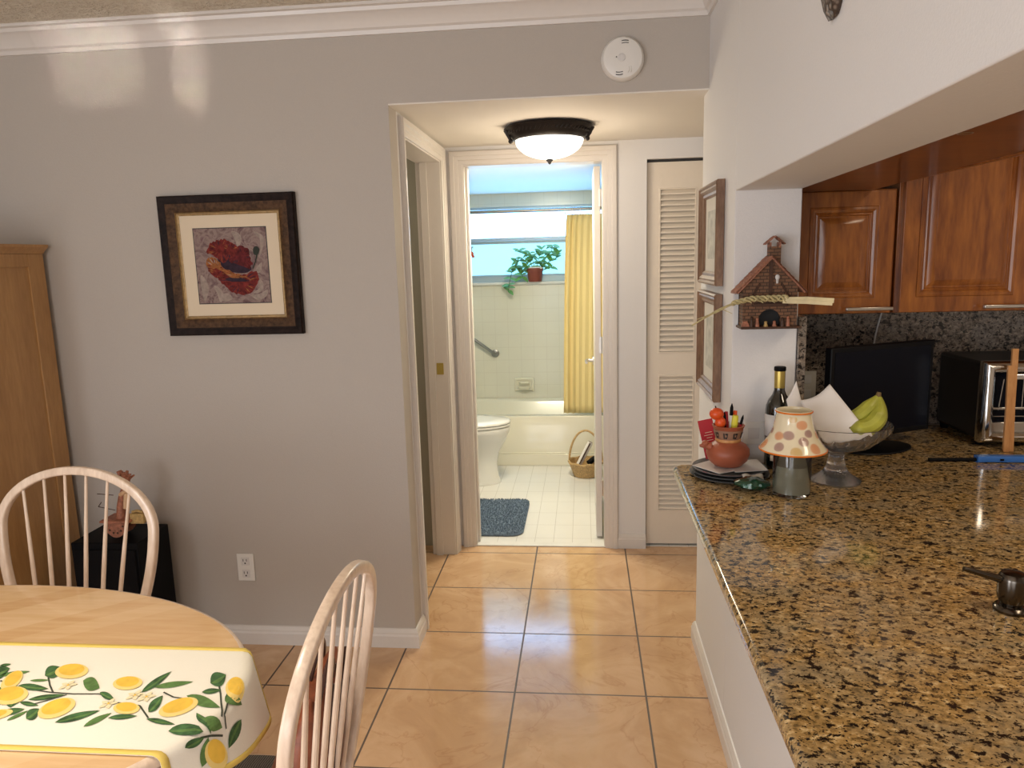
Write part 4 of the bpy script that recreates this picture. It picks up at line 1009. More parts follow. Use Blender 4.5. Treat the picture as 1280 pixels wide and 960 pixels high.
MB().grid(20, 1, wrap(.0386, .10, .165, -PI * 1.15, -PI * .2)).build('front_label', 'white_card', t, solid=.0004)
MB().grid(12, 1, wrap(.0386, .028, .045, -PI * .75, -PI * .35)).build('small_label', 'mat', t, solid=.0004)
b = MB()
for k in range(3): b.grid(8, 1, wrap(.0389, .055 + k * .009, .058 + k * .009, -PI * .75, -PI * .45))
b.build('printed_lines', 'gold', t, solid=.0002)
# candle lamp
cx, cy = .545, 1.950
t = thing('candle_lamp', 'glass jar candle under a cream bell shade painted with dahlias', 'candle', (cx, cy, CZ))
b = MB(); b.lathe([(r, CZ + z) for r, z in [(.040, .0008), (.046, .002), (.048, .007), (.048, .125), (.047, .127), (.0455, .125), (.0455, .010), (.001, .009)]], cx, cy, 40); b.build('glass_jar', 'glass_cup', t, smooth=50)
b = MB(); b.lathe([(.0450, CZ + .0108), (.0450, CZ + .082), (.040, CZ + .080), (.001, CZ + .079)], cx, cy, 36); b.build('candle_wax', 'wax', t)
MB().tube([(cx, cy, CZ + .079), (cx + .001, cy, CZ + .09)], .001, 6).build('wick', 'dark', t)
SP = [(.0825, .122), (.084, .125), (.082, .129), (.072, .142), (.060, .160), (.051, .182), (.0455, .205), (.0435, .220), (.0440, .2215), (.0450, .228), (.0430, .2295), (.0415, .226), (.0415, .221), (.0435, .205), (.049, .182), (.058, .160), (.070, .1405), (.081, .1265)]
b = MB(); b.rings([[(cx + r * math.cos(2 * PI * j / 48), cy + r * math.sin(2 * PI * j / 48), CZ + z) for j in range(48)] for r, z in SP], loop=True)
sh = b.build('lamp_shade', 'shade', t, smooth=60)
def shr(z):
    P_ = [(.0825, .122), (.082, .129), (.072, .142), (.060, .160), (.051, .182), (.0455, .205), (.0435, .221)]
    for (r0, z0_), (r1, z1_) in zip(P_[:-1], P_[1:]):
        if z0_ <= z <= z1_: return r0 + (r1 - r0) * (z - z0_) / (z1_ - z0_)
    return P_[-1][0] if z > .2 else P_[0][0]
b = MB()
for (r, z) in ((.0840, .1245), (.0452, .226)):
    b = MB().tube([(cx + r * math.cos(a), cy + r * math.sin(a), CZ + z) for a in [2 * PI * i / 48 for i in range(49)]], .0022, 8, cap=False)
    b.build('rim', 'sh_or', sh)
b = MB()
def dahlia(ang, z, rad, mi):
    for ring_, n in ((1.0, 18), (.72, 14), (.45, 9), (.2, 5)):
        for k in range(n):
            a = 2 * PI * (k + ring_) / n
            pts = []
            for (rr, sw) in ((ring_ - .25, -.05), (ring_ - .04, -.095), (ring_ + .0, 0), (ring_ - .04, .095), (ring_ - .25, .05)):
                rr = max(rr, .02); aa = a + sw * (1.2 / max(ring_, .3))
                dz = rad * rr * math.sin(aa); zz = min(max(z + dz * .8, .126), .219); R = shr(zz) + .0007
                th = ang + rad * rr * math.cos(aa) / shr(z); pts.append((cx + R * math.cos(th), cy + R * math.sin(th), CZ + zz))
            b.add(pts, [(0, 1, 2, 3, 4)], mi)
D = math.radians
for k in range(3):
    o_ = D(120) * k - D(5)
    for (a, z, rad, mi) in ((-75, .198, .0145, 0), (-112, .172, .0140, 1), (-76, .158, .0135, 1), (-138, .168, .013, 0), (-94, .134, .0145, 2), (-128, .143, .013, 1), (-58, .176, .012, 1), (-54, .140, .015, 0), (-104, .212, .011, 2)):
        dahlia(D(a) + o_, z, rad, mi)
b.build('painted_dahlias', ['sh_or', 'sh_pu', 'sh_ye'], sh, smooth=0)
# green sweets bag
t = thing('foil_packet', 'crumpled green foil packet lying beside the glass jar candle', 'packet', (.462, 1.99, CZ))
b = MB(); rs = []; random.seed(11)
for i in range(15):
    s = i / 14; w_ = .030 * (math.sin(PI * min(max(s, .04), .96)) ** .35); h_ = .0165 * (math.sin(PI * min(max(s, .03), .97)) ** .6) + .001
    ring = []
    for j in range(16):
        a = 2 * PI * j / 16; k_ = 1 + random.uniform(-.10, .10)
        ring.append((.404 + .092 * s, 1.992 + w_ * math.cos(a) * k_ - .012 * s, CZ + .0180 + h_ * math.sin(a) * k_))
    rs.append(ring)
b.rings(rs); b.build('packet_body', 'green_foil', t, smooth=25)
b = MB(); b.grid(8, 6, lambda i, j: (.435 + .055 * i, 2.012 + .035 * j, CZ + .006 + .022 * math.sin(PI * j * .8) + .003 * math.sin(9 * i))); b.build('label_flap', 'mat_grey', t, solid=.001)
# footed glass bowl
gx, gy = .697, 2.07
t = thing('footed_glass_bowl', 'fluted clear glass bowl on a flared foot', 'bowl', (gx, gy, CZ))
outer = [(.066, .0), (.0665, .004), (.058, .009), (.042, .017), (.029, .030), (.022, .048), (.0185, .074), (.023, .084), (.050, .093), (.083, .106), (.110, .130), (.130, .152), (.136, .168)]
inner = [(.133, .170), (.127, .156), (.110, .135), (.082, .114), (.050, .101), (.020, .095), (.001, .094)]
inn2 = [(.001, .012), (.02, .013), (.045, .006), (.060, .002)]
def flute(r, z, a):
    k_ = .055 if r > .03 else .09
    tw = a + 3.0 * (z - CZ)
    return r * (1 + k_ * abs(math.sin(tw * 12)) * (1 if .012 < z - CZ < .160 else .25)), z
b = MB(); b.lathe([(.058, CZ + .0005)] + [(r, CZ + z + .001) for r, z in outer] + [(r, CZ + z) for r, z in inner], gx, gy, 144, fn=flute)
b.build('bowl_body', 'glass', t, smooth=60)
# bananas in the bowl
t = thing('banana_bunch', 'bunch of two greenish bananas leaning in the glass bowl', 'fruit', (.72, 2.06, CZ + .11))
def banana(p0, p1, p2, p3, r, name):
    P_ = [Vector(p) for p in (p0, p1, p2, p3)]; pts = []; rr = []
    n = 18
    for i in range(n + 1):
        s = i / n; pts.append(P_[0] * (1 - s) ** 3 + P_[1] * 3 * s * (1 - s) ** 2 + P_[2] * 3 * s * s * (1 - s) + P_[3] * s ** 3)
        q = s
        rr.append(r * (min(1, (q / .14) ** .6 if q > 0 else .2) if q < .14 else (1 if q < .68 else 1 - .72 * ((q - .68) / .32) ** 1.3)) + .0015)
    MB().tube(pts, rr, 5 if False else 10).build(name, 'banana', t, smooth=35)
    MB().sphere(pts[0], .006, 8, 6).build('blossom_end', 'banana_tip', t)
    return pts[-1]
banana((.713, 2.020, 1.092), (.753, 2.005, 1.086), (.800, 2.020, 1.108), (.795, 2.052, 1.170), .0225, 'banana')
banana((.706, 2.056, 1.100), (.736, 2.042, 1.112), (.772, 2.048, 1.140), (.792, 2.054, 1.172), .0195, 'banana')
MB().tube([(.793, 2.052, 1.162), (.794, 2.054, 1.176), (.796, 2.055, 1.184)], [.009, .0075, .006], 8).build('stem', 'banana_tip', t)
# paper napkin sheets
def sheet(name, label, c00, c10, c11, c01, sag, mat_='paper'):
    c00, c10, c11, c01 = map(Vector, (c00, c10, c11, c01)); b = MB()
    def f(i, j):
        p = c00.lerp(c10, i).lerp(c01.lerp(c11, i), j); s_ = sag * math.sin(PI * i) * math.sin(PI * .5 * (j + .3)); return p + Vector((0, -s_, -s_ * .8))
    b.grid(14, 14, f); o = b.build(name, mat_, smooth=80, solid=.0008); tag(o, label, 'napkin'); return o
sheet('paper_napkin', 'large white paper napkin draped inside the glass bowl', (.645, 2.03, 1.045), (.755, 1.985, 1.080), (.680, 2.10, 1.200), (.607, 2.12, 1.150), .012)
sheet('paper_napkin', 'pointed white napkin corner standing up behind the candle shade', (.600, 2.125, 1.05), (.640, 2.125, 1.05), (.598, 2.13, 1.205), (.572, 2.13, 1.15), .004)
# television
TL, TR = Vector((.752, 2.315, 0)), Vector((1.132, 2.500, 0)); 
d = (TR - TL).normalized(); nrm = Vector((d.y, -d.x, 0)); W_ = (TR - TL).length
TM = Matrix(((d.x, -nrm.x, 0, TL.x), (d.y, -nrm.y, 0, TL.y), (0, 0, 1, 0), (0, 0, 0, 1)))
t = thing('television', 'small black flat screen television on the granite counter', 'television', ((TL.x + TR.x) / 2, (TL.y + TR.y) / 2, CZ))
MB().box(0, W_, 0, .028, .975, 1.272, mat=TM).build('housing', 'bezel', t, bevel=.004)
MB().box(.014, W_ - .014, -.001, .0, .992, 1.256, mat=TM).build('screen', 'screen', t)
b = MB(); b.box(.16, .22, .008, .028, .94, .98, mat=TM); b.build('neck', 'bezel', t)
b = MB(); b.lathe([(.001, CZ + .0005), (.09, CZ + .0008), (.100, CZ + .003), (.098, CZ + .007), (.03, CZ + .012), (.001, CZ + .012)], 0, 0, 40); b.v = [tuple(TM @ Vector((W_ / 2 + x * 1.25, .01 + y * .75, z))) for x, y, z in b.v]; b.build('stand_base', 'bezel', t)
b = MB(); pts = [(1.062, 2.752, 1.352 - .03 * i - .0) for i in range(8)]; pts = [(1.065 - .004 * i - .012 * math.sin(i / 7 * PI), 2.751, 1.365 - .035 * i) for i in range(9)]
o = b.tube(pts, .003, 8).build('power_cord', 'white_card'); tag(o, 'thin white cord hanging from the cherry cabinet behind the television', 'cord')
# toaster oven
t = thing('toaster_oven', 'black and chrome toaster oven with glass door under the cabinets', 'toaster oven', (1.45, 2.58, CZ))
tx0, tx1, ty0, ty1, tz0, tz1 = 1.262, 1.70, 2.43, 2.742, CZ + .018, 1.205
b = MB(); b.box(tx0, tx1, ty0 + .03, ty1, tz0, tz1 - .004).build('body', 'toaster', t, bevel=.012, segs=3)
fp = [(-.034, 0), (-.034, .030), (-.030, .036), (-.020, .044), (-.008, .040), (.002, .026), (.002, 0)]
b = MB(); b.frame(fp, tx0 - .002, tx1 + .002, tz0 - .002, tz1, XZ(ty0 + .035)); b.build('chrome_surround', 'chrome', t, smooth=40, bevel=.002)
MB().box(tx0 + .034, tx1 - .1, ty0 + .022, ty0 + .026, tz0 + .06, tz1 - .036).build('door_glass', 'screen', t)
MB().box(tx0 + .034, tx1 - .1, ty0 + .012, ty0 + .022, tz0 + .030, tz0 + .062).box(tx0 + .034, tx1 - .1, ty0 + .014, ty0 + .022, tz0 + .062 + .04, tz0 + .070 + .04).build('door_frame', 'metal', t, bevel=.002)
b = MB()
for z in (.10, .125): b.tube([(tx0 + .04, ty0 + .019, tz0 + z - .02), (tx1 - .11, ty0 + .019, tz0 + z - .02)], .0022, 6)
for k in range(7): b.tube([(tx0 + .055 + .035 * k, ty0 + .020, tz0 + .10), (tx0 + .065 + .03 * k, ty0 + .020, tz0 + .20)], .0016, 6)
b.build('rack', 'metal', t)
MB().box(tx0 + .070, tx1 - .12, ty0 - .022, ty0 - .008, tz1 - .052, tz1 - .034).box(tx0 + .072, tx0 + .088, ty0 - .01, ty0 + .02, tz1 - .050, tz1 - .036).box(tx1 - .14, tx1 - .125, ty0 - .01, ty0 + .02, tz1 - .050, tz1 - .036).build('door_handle', 'chrome', t, bevel=.003)
for k in range(3): MB().tube([(tx1 - .05, ty0 + .02, tz0 + .05 + k * .075), (tx1 - .05, ty0 - .005, tz0 + .05 + k * .075)], .018, 20).build('knob', 'chrome', t)
for x in (tx0 + .018, tx1 - .03):
    for y in (ty0 + .045, ty1 - .03): MB().lathe([(.012, CZ + .0005), (.016, CZ + .019)], x, y, 14).build('foot', 'black', t)
# wooden tongs
t = thing('wooden_tongs', 'long wooden tongs leaning upright on the toaster oven door', 'tongs', (1.35, 2.385, CZ))
for k, (xa, xb) in enumerate(((1.306, 1.307), (1.324, 1.325))):
    y_b, y_t = 2.375 + .004 * k, 2.396 + .004 * k
    x_b = xa + (.0 if k else .002); 
    pts = [Vector((x_b, y_b, CZ + .001)), Vector((x_b + (.004 if k == 0 else -.001), (y_b + y_t) / 2, 1.07)), Vector((xb + (.006 if k == 0 else .0), y_t, 1.252 if k else 1.20))]
    MB().ribbon(pts, .0045, .0090 if k else .0080, (0, 1, 0), rnd=.15).build('tong_arm', 'tongs', t)
# knife / lighter
t = thing('gas_lighter', 'long blue-handled lighter with black nozzle lying on the counter', 'lighter', (1.2, 2.25, CZ))
MB().tube([(1.030, 2.262, CZ + .0075), (1.17, 2.262, CZ + .0075)], .0055, 10).build('nozzle', 'black', t)
MB().ribbon([(1.165, 2.262, CZ + .010), (1.19, 2.262, CZ + .0112), (1.30, 2.258, CZ + .0112), (1.36, 2.252, CZ + .010)], .0098, .013, (0, 0, 1), rnd=.35).build('handle', 'blue', t)
MB().box(1.225, 1.235, 2.2435, 2.246, CZ + .008, CZ + .0135).build('trigger', 'black', t)
# soap pump
sx, sy = .748, 1.30
t = thing('soap_dispenser', 'dark metal soap pump standing in the granite counter', 'soap dispenser', (sx, sy, CZ))
MB().lathe([(.027, CZ + .0005), (.0275, CZ + .005), (.025, CZ + .009), (.020, CZ + .012), (.018, CZ + .012)], sx, sy, 32).build('flange', 'pumpmetal', t)
MB().lathe([(.017, CZ + .010), (.0175, CZ + .014), (.0225, CZ + .024), (.0235, CZ + .035), (.0235, CZ + .060), (.0225, CZ + .064), (.019, CZ + .070), (.010, CZ + .073), (.001, CZ + .0735)], sx, sy, 32).build('body', 'pumpmetal', t)
MB().tube([(sx - .018, sy, CZ + .058), (sx - .045, sy - .001, CZ + .066), (sx - .070, sy - .002, CZ + .074), (sx - .085, sy - .002, CZ + .078)], [.0075, .006, .0050, .0042], 14).build('spout', 'pumpmetal', t)
# nativity house on the pier
hx, hy0, hy1, hz = .537, 2.195, 2.262, 1.347
t = thing('miniature_brick_house', 'miniature brick house with clay roof and chimney hung on the pier', 'wall decoration', (hx, 2.268, hz))
w_ = .077; ze = hz + .125; zp = hz + .205
b = MB(); pts = [(hx - w_, hz + .006), (hx + w_, hz + .006), (hx + w_, ze), (hx, zp - .004), (hx - w_, ze)]
# front with an arch cut as a recess: wall pieces around the arch
arch = [(hx - .030, hz + .006), (hx - .030, hz + .030)] + [(hx - .030 * math.cos(a), hz + .030 + .026 * math.sin(a)) for a in [PI * i / 10 for i in range(1, 10)]] + [(hx + .030, hz + .030), (hx + .030, hz + .006)]
out = [(hx + w_, hz + .006), (hx + w_, ze), (hx, zp - .004), (hx - w_, ze), (hx - w_, hz + .006)]
n_a = len(arch)
poly = arch + out
b.prism(poly, 0, .012, lambda a, c, t_: (a, hy0 + .010 + t_, c))
b.prism([(hx - w_, hz + .006), (hx + w_, hz + .006), (hx + w_, ze), (hx, zp - .004), (hx - w_, ze)], 0, hy1 - hy0 - .055, lambda a, c, t_: (a, hy0 + .055 + t_, c))
b.box(hx - w_, hx - w_ + .01, hy0 + .02, hy1, hz + .006, ze).box(hx + w_ - .01, hx + w_, hy0 + .02, hy1, hz + .006, ze)
b.build('brick_walls', 'brick', t, smooth=0)
MB().box(hx - .04, hx + .04, hy0 + .05, hy0 + .054, hz + .006, hz + .075).build('dark_interior', 'dark', t)
MB().box(hx - w_ - .006, hx + w_ + .010, hy0 - .006, hy1 + .004, hz, hz + .007).build('base_shelf', 'brown', t, bevel=.002)
def roof(b, xc, zpk, half, drop, ya, yb, th, rows, cols):
    for sgn in (-1, 1):
        for r in range(rows):
            s0, s1 = r / rows, (r + 1.25) / rows
            for c in range(cols):
                y0_ = ya + (yb - ya) * c / cols; y1_ = ya + (yb - ya) * (c + 1) / cols - .0006
                xa, za = xc + sgn * half * s0, zpk - drop * s0; xb, zb = xc + sgn * half * min(s1, 1.03), zpk - drop * min(s1, 1.03)
                lift = th * .5
                ym = (y0_ + y1_) / 2
                sec = [(y0_, 0), ((y0_ + ym) / 2, .8), (ym, 1), ((y1_ + ym) / 2, .8), (y1_, 0)]
                v_ = [(xa, yy, za + th * q) for yy, q in sec] + [(xb, yy, zb + lift + th * q) for yy, q in sec] + [(xb, y1_, zb), (xb, y0_, zb)]
                b.add(v_, [(0, 1, 6, 5), (1, 2, 7, 6), (2, 3, 8, 7), (3, 4, 9, 8), (5, 6, 7, 8, 9, 10, 11)])
b = MB(); roof(b, hx, zp, .097, .100, hy0 - .004, hy1 + .004, .0055, 8, 4)
b.prism([(hx, zp + .001), (hx + .096, zp - .100), (hx + .093, zp - .103), (hx, zp - .005), (hx - .093, zp - .103), (hx - .096, zp - .100)], 0, hy1 - hy0 + .004, lambda a, c, t_: (a, hy0 - .002 + t_, c)); b.build('roof', 'rooftile', t, smooth=0)
cxh = hx + .013
b = MB(); b.box(cxh - .016, cxh + .016, hy0 + .02, hy0 + .05, zp - .03, zp + .030); chim = b.build('chimney', 'brick', t, smooth=0)
b = MB(); b.box(cxh - .016, cxh - .011, hy0 + .02, hy0 + .05, zp + .030, zp + .042).box(cxh + .011, cxh + .016, hy0 + .02, hy0 + .05, zp + .030, zp + .042)
roof(b, cxh, zp + .058, .026, .022, hy0 + .014, hy0 + .056, .003, 3, 3); b.build('chimney_roof', 'rooftile', chim, smooth=0)
b = MB().box(hx - .005, hx + .005, hy0 + .006, hy0 + .010, hz + .085, zp - .01)
for sgn in (-1, 1):
    b.tube([(hx + sgn * .055, hy0 + .008, hz + .088), (hx + sgn * .030, hy0 + .008, hz + .13)], .003, 6)
b.build('timber_framing', 'brown', t)
b = MB(); b.sphere((hx + .018, hy0 + .006, hz + .148), .0065, 12, 8, (1, .5, 1.2)).tube([(hx + .018, hy0 + .007, hz + .142), (hx + .018, hy0 + .007, hz + .130)], [.004, .003], 6); b.build('white_bell', 'white_card', t)
MB().box(hx - .048, hx + .048, hy0 + .002, hy0 + .010, hz + .064, hz + .074).build('lintel', 'brown', t, bevel=.001)
for k, (fx, fh, m_) in enumerate(((-.052, .030, 'brown'), (-.036, .026, 'carved'), (-.012, .014, 'straw'), (.012, .015, 'carved'), (.034, .026, 'brown'), (.050, .030, 'carved'))):
    b = MB(); b.tube([(hx + fx, hy0 + .002, hz + .007), (hx + fx, hy0 + .002, hz + .007 + fh * .7)], [.0065, .004], 8).sphere((hx + fx, hy0 + .002, hz + .007 + fh * .82), .0045, 8, 6)
    o = b.build('figure', m_, t)
b = MB(); b.hexa([(hx - w_ - .004, hy0, hz + .007), (hx - w_ + .020, hy0, hz + .007), (hx - w_ - .004, hy0 + .008, hz + .007), (hx - w_ + .020, hy0 + .008, hz + .007), (hx - w_ + .0, hy0, hz + .022), (hx - w_ + .012, hy0, hz + .024), (hx - w_, hy0 + .008, hz + .022), (hx - w_ + .012, hy0 + .008, hz + .024)]); b.build('rocks', 'carved', t)
# woven palm frond resting across the house
t = thing('palm_frond', 'dried woven palm frond laid across the miniature house', 'palm frond', (.53, 2.19, 1.425))
yp = 2.178
b = MB(); b.ribbon([(.565, yp, 1.432), (.63, yp, 1.432), (.705, yp - .002, 1.426)], .007, .004, (0, 0, 1), rnd=.2).ribbon([(.565, yp - .003, 1.427), (.63, yp - .004, 1.424), (.700, yp - .006, 1.418)], .0055, .003, (0, 0, 1), rnd=.2).build('stalk', 'rope_pale', t)
b = MB()
for k in range(3):
    pts = []
    for i in range(61):
        s = i / 60; x = .425 + .155 * s; ph = s * 22 + k * 2 * PI / 3
        z = 1.422 + .012 * min(1, s * 3) * 1 - .0; pts.append((x, yp + .004 * math.cos(ph), z + (.0045 + .003 * s) * math.sin(ph) + .002))
    b.tube(pts, .0036, 6)
for k in range(9):
    x = .44 + .016 * k; b.tube([(x, yp - .004, 1.43), (x + .006, yp - .008, 1.441 if k % 2 else 1.424)], [.003, .001], 5)
b.build('braid', 'rope', t)
b = MB(); b.tube([(.43, yp, 1.424), (.39, yp, 1.408), (.35, yp, 1.385), (.312, yp, 1.362)], [.0035, .003, .0028, .002], 6)
b.tube([(.43, yp, 1.426), (.38, yp - .003, 1.399), (.325, yp - .004, 1.380)], [.003, .0022, .001], 6).tube([(.395, yp, 1.409), (.425, yp - .004, 1.395)], [.0014, .0007], 5); b.build('leaf_tips', 'rope', t)

# ================================================================== bathroom
# tub
def rrect(x0, x1, y0, y1, r, z, n=6):
    o = []
    for (cx_, cy_, a0) in ((x1 - r, y1 - r, 0), (x0 + r, y1 - r, PI / 2), (x0 + r, y0 + r, PI), (x1 - r, y0 + r, 1.5 * PI)):
        for i in range(n + 1): a = a0 + PI / 2 * i / n; o.append((cx_ + r * math.cos(a), cy_ + r * math.sin(a), z))
    return o
X0, X1, Y0, Y1 = -1.245, .745, 5.45, 6.195
t = thing('bathtub', 'cream bathtub under the bathroom window', 'bathtub', (-.25, 5.8, 0))
b = MB(); b.rings([rrect(X0, X1, Y0, Y1, .012, .003), rrect(X0, X1, Y0, Y1, .012, .372), rrect(X0 + .006, X1 - .006, Y0 + .006, Y1 - .002, .02, .385), rrect(X0 + .07, X1 - .07, Y0 + .065, Y1 - .07, .10, .386), rrect(X0 + .085, X1 - .085, Y0 + .08, Y1 - .085, .11, .37), rrect(X0 + .13, X1 - .13, Y0 + .12, Y1 - .12, .12, .15), rrect(X0 + .20, X1 - .20, Y0 + .18, Y1 - .18, .12, .11)])
b.build('basin', 'tub', t, smooth=50)
MB().box(X0 + .003, X1 - .003, Y0 - .014, Y0 + .002, .003, .095).box(X0 + .003, X1 - .003, Y0 - .007, Y0 + .002, .095, .105).build('apron_skirt', 'tub', t, bevel=.004)
# curtain and rod
o = MB().tube([(-1.25, 5.49, 1.905), (.75, 5.49, 1.905)], .0115, 14)
o.lathe([(.001, -1.2495), (.028, -1.2495), (.028, -1.244), (.012, -1.240)], 0, 0, 16)
n_ = 16 * 4; o.v = o.v[:-n_] + [(z, 5.49 + x, 1.905 + y) for x, y, z in o.v[-n_:]]
o = o.build('curtain_rod', 'barmetal'); tag(o, 'thin metal shower rod across the bathtub', 'rod')
t = thing('shower_curtain', 'yellow pleated shower curtain hanging from the rod', 'curtain', (.15, 5.49, .40))
def cur(i, j):
    z = .400 + (1.868 - .400) * j; x = -.112 - .045 * (1 - j) ** .6 + i * (.66 + .04 * (1 - j)); ph = i * 98 + 1.2 * math.sin(i * 9)
    am = .021 * (.65 + .35 * math.sin(i * 17 + 1)) * (1 - .45 * j); return (x + .008 * math.sin(ph * 2) * (1 - j), 5.487 + am * math.sin(ph) + .006 * (1 - j), z)
MB().grid(520, 24, cur).build('curtain_cloth', 'curtain', t, smooth=80, solid=.0015)
b = MB()
for k in range(12):
    x = -.125 + k * .055; b = MB().tube([(x, 5.49 + .018 * math.cos(a), 1.893 + .026 * math.sin(a)) for a in [2 * PI * i / 16 for i in range(17)]], .002, 6)
    b.build('ring', 'metal', t)
# grab bar
t = thing('grab_bar', 'slanted metal grab bar on the cream tiled wall', 'grab bar', (-.75, 6.2, .76))
MB().tube([(-1.15, 6.150, 1.07), (-.765, 6.150, .785), (-.752, 6.165, .775), (-.750, 6.196, .773)], .0125, 12).build('bar', 'barmetal', t)
b = MB(); b.lathe([(.001, 0), (.034, 0), (.034, .006), (.028, .010), (.001, .010)], -.75, .773, 20); b.v = [(x, 6.1985 - z, y) for x, y, z in b.v]; b.build('flange', 'barmetal', t)
b = MB(); b.lathe([(.001, 0), (.034, 0), (.034, .006), (.028, .010), (.001, .010)], -1.15, 1.07, 20); b.v = [(x, 6.1985 - z, y) for x, y, z in b.v]; b.tube([(-1.15, 6.150, 1.07), (-1.15, 6.19, 1.07)], .0125, 10); b.build('flange', 'barmetal', t)
# soap dish
t = thing('soap_dish', 'cream ceramic soap dish set in the tiled wall above the bathtub', 'soap dish', (-.508, 6.2, .445))
b = MB(); b.frame([(-.022, 0), (-.022, .016), (-.012, .022), (-.002, .018), (0, .008), (0, 0)], -.592, -.424, .448, .560, XZ(6.199)); b.box(-.575, -.440, 6.186, 6.199, .465, .545); b.build('plate', 'tub', t, bevel=.003)
b = MB(); b.lathe([(.001, .462), (.040, .466), (.050, .478), (.052, .490), (.046, .490), (.040, .480), (.001, .476)], 0, 0, 24); b.v = [(-.508 + x, 6.165 + y * .55, z) for x, y, z in b.v]; b.build('tray', 'tub', t)
MB().tube([(-.548, 6.18, .515), (-.535, 6.155, .522), (-.48, 6.155, .522), (-.468, 6.18, .515)], .008, 10).build('grip', 'tub', t)
# toilet
t = thing('toilet', 'white toilet with closed lid left of the bathroom doorway', 'toilet', (-.85, 5.03, 0))
ty = 5.03
def el(cx_, a, bq, z, sq=1.0, n=36):
    o = []
    for i in range(n):
        q = 2 * PI * i / n; c_, s_ = math.cos(q), math.sin(q)
        aa = a if c_ > 0 else a * .75
        o.append((cx_ + aa * c_, ty + bq * (abs(s_) ** sq) * (1 if s_ > 0 else -1), z))
    return o
b = MB(); b.rings([el(-.80, .205, .112, .003), el(-.80, .205, .112, .02), el(-.80, .190, .100, .05), el(-.79, .170, .090, .14), el(-.79, .185, .100, .22), el(-.79, .235, .140, .31), el(-.79, .262, .170, .37), el(-.79, .268, .178, .405), el(-.79, .262, .172, .415)])
b.build('bowl', 'porcelain', t, smooth=60)
b = MB(); b.rings([el(-.79, .262, .175, .416), el(-.79, .272, .184, .420), el(-.79, .272, .184, .430), el(-.79, .264, .176, .434)]); b.build('seat', 'porcelain', t, smooth=60)
b = MB(); b.rings([el(-.79, .262, .176, .4355), el(-.79, .274, .186, .439), el(-.79, .274, .186, .448), el(-.79, .262, .176, .456), el(-.79, .16, .10, .460)]); b.build('lid', 'porcelain', t, smooth=60)
b = MB(); b.box(-1.20, -1.00, ty - .22, ty + .22, .40, .76).build('tank', 'porcelain', t, bevel=.02, segs=3)
MB().box(-1.21, -.99, ty - .23, ty + .23, .762, .79).build('tank_lid', 'porcelain', t, bevel=.008)
MB().box(-1.15, -.95, ty - .10, ty + .10, .003, .40).build('trapway', 'porcelain', t, bevel=.02)
# rug
b = MB(); rs = []
def rug_ring(i_, z): return rrect(-.80 + i_, -.357 - i_, 3.985 + i_, 4.592 - i_, max(.07 - i_, .02), z, 8)
for i_, z in ((.008, .0035), (0, .008), (.0, .014), (.006, .020), (.02, .023)): rs.append(rug_ring(i_, z))
b.rings(rs, cap=False)
random.seed(5)
nx, ny = 60, 80
def rg2(i, j): 
    x = -.785 + (.785 - .372) * i; y_ = 4.0 + .577 * j
    # keep within rounded corners
    return (x, y_, .0225 + random.uniform(0, .006))
x_ = MB()
b.add(rug_ring(.02, .0232), [tuple(range(len(rug_ring(.02, 0))))])
def inside(x, y):
    r = .05; cx_ = min(max(x, -.80 + .07), -.357 - .07); cy_ = min(max(y, 3.985 + .07), 4.592 - .07); return math.hypot(x - cx_, y - cy_) < .068
for k in range(5200):
    x, y_ = random.uniform(-.80, -.357), random.uniform(3.985, 4.592)
    if not inside(x, y_): continue
    a = random.uniform(0, 2 * PI); r = .0045; dx, dy = random.uniform(-.004, .004), random.uniform(-.004, .004)
    b.add([(x + r * math.cos(a), y_ + r * math.sin(a), .020), (x + r * math.cos(a + 2.1), y_ + r * math.sin(a + 2.1), .020), (x + r * math.cos(a + 4.2), y_ + r * math.sin(a + 4.2), .020), (x + dx, y_ + dy, .031)], [(0, 1, 3), (1, 2, 3), (2, 0, 3)])
o = b.build('bath_rug', 'rug', smooth=60); tag(o, 'blue-grey shaggy bath rug with rounded corners on the bathroom floor', 'rug')
# basket
kx, ky = .005, 5.19
t = thing('wicker_basket', 'small wicker basket with a hoop handle against the bathtub', 'basket', (kx, ky, .003))
def wv(r, z, a): return r * (1 + .025 * math.sin(a * 24 + (round(z * 100) % 2) * PI)), z
prof = [(.001, .004), (.085, .004)] + [(.088 + .034 * (i / 9), .008 + .102 * i / 9) for i in range(10)] + [(.116, .108)] + [(.112 - .030 * i / 4, .10 - .085 * i / 4) for i in range(5)] + [(.001, .012)]
b = MB(); b.lathe(prof, kx, ky, 96, fn=wv); b.build('body', 'wicker', t, smooth=30)
MB().tube([(kx + .122 * math.cos(a), ky + .122 * math.sin(a), .108 + .004 * math.sin(8 * a)) for a in [2 * PI * i / 48 for i in range(49)]], .009, 8, cap=False).build('rim', 'wicker', t)
MB().tube([(kx - .118 * math.cos(a), ky, .10 + .235 * math.sin(a)) for a in [PI * i / 24 for i in range(25)]], .0075, 8).build('handle', 'wicker', t)
t = thing('rolled_magazine', 'rolled magazine sticking up out of the wicker basket', 'magazine', (kx - .03, ky, .04))
MB().tube([(kx - .050, ky - .03, .09), (kx + .035, ky + .01, .245)], .020, 14).build('roll', 'paper', t)
MB().tube([(kx - .046, ky - .052, .10), (kx + .033, ky - .012, .245)], .005, 8).tube([(kx + .034, ky + .01, .2445), (kx + .0355, ky + .01, .2475)], .015, 12).build('edge', 'brown', t)
o = MB().ribbon([(kx + .02, ky - .04, .105), (kx + .06, ky - .01, .13), (kx + .085, ky + .02, .135)], .012, .02, (0, 0, 1)).build('hair_brush', 'black'); tag(o, 'dark brush lying in the wicker basket beside the magazine', 'brush')
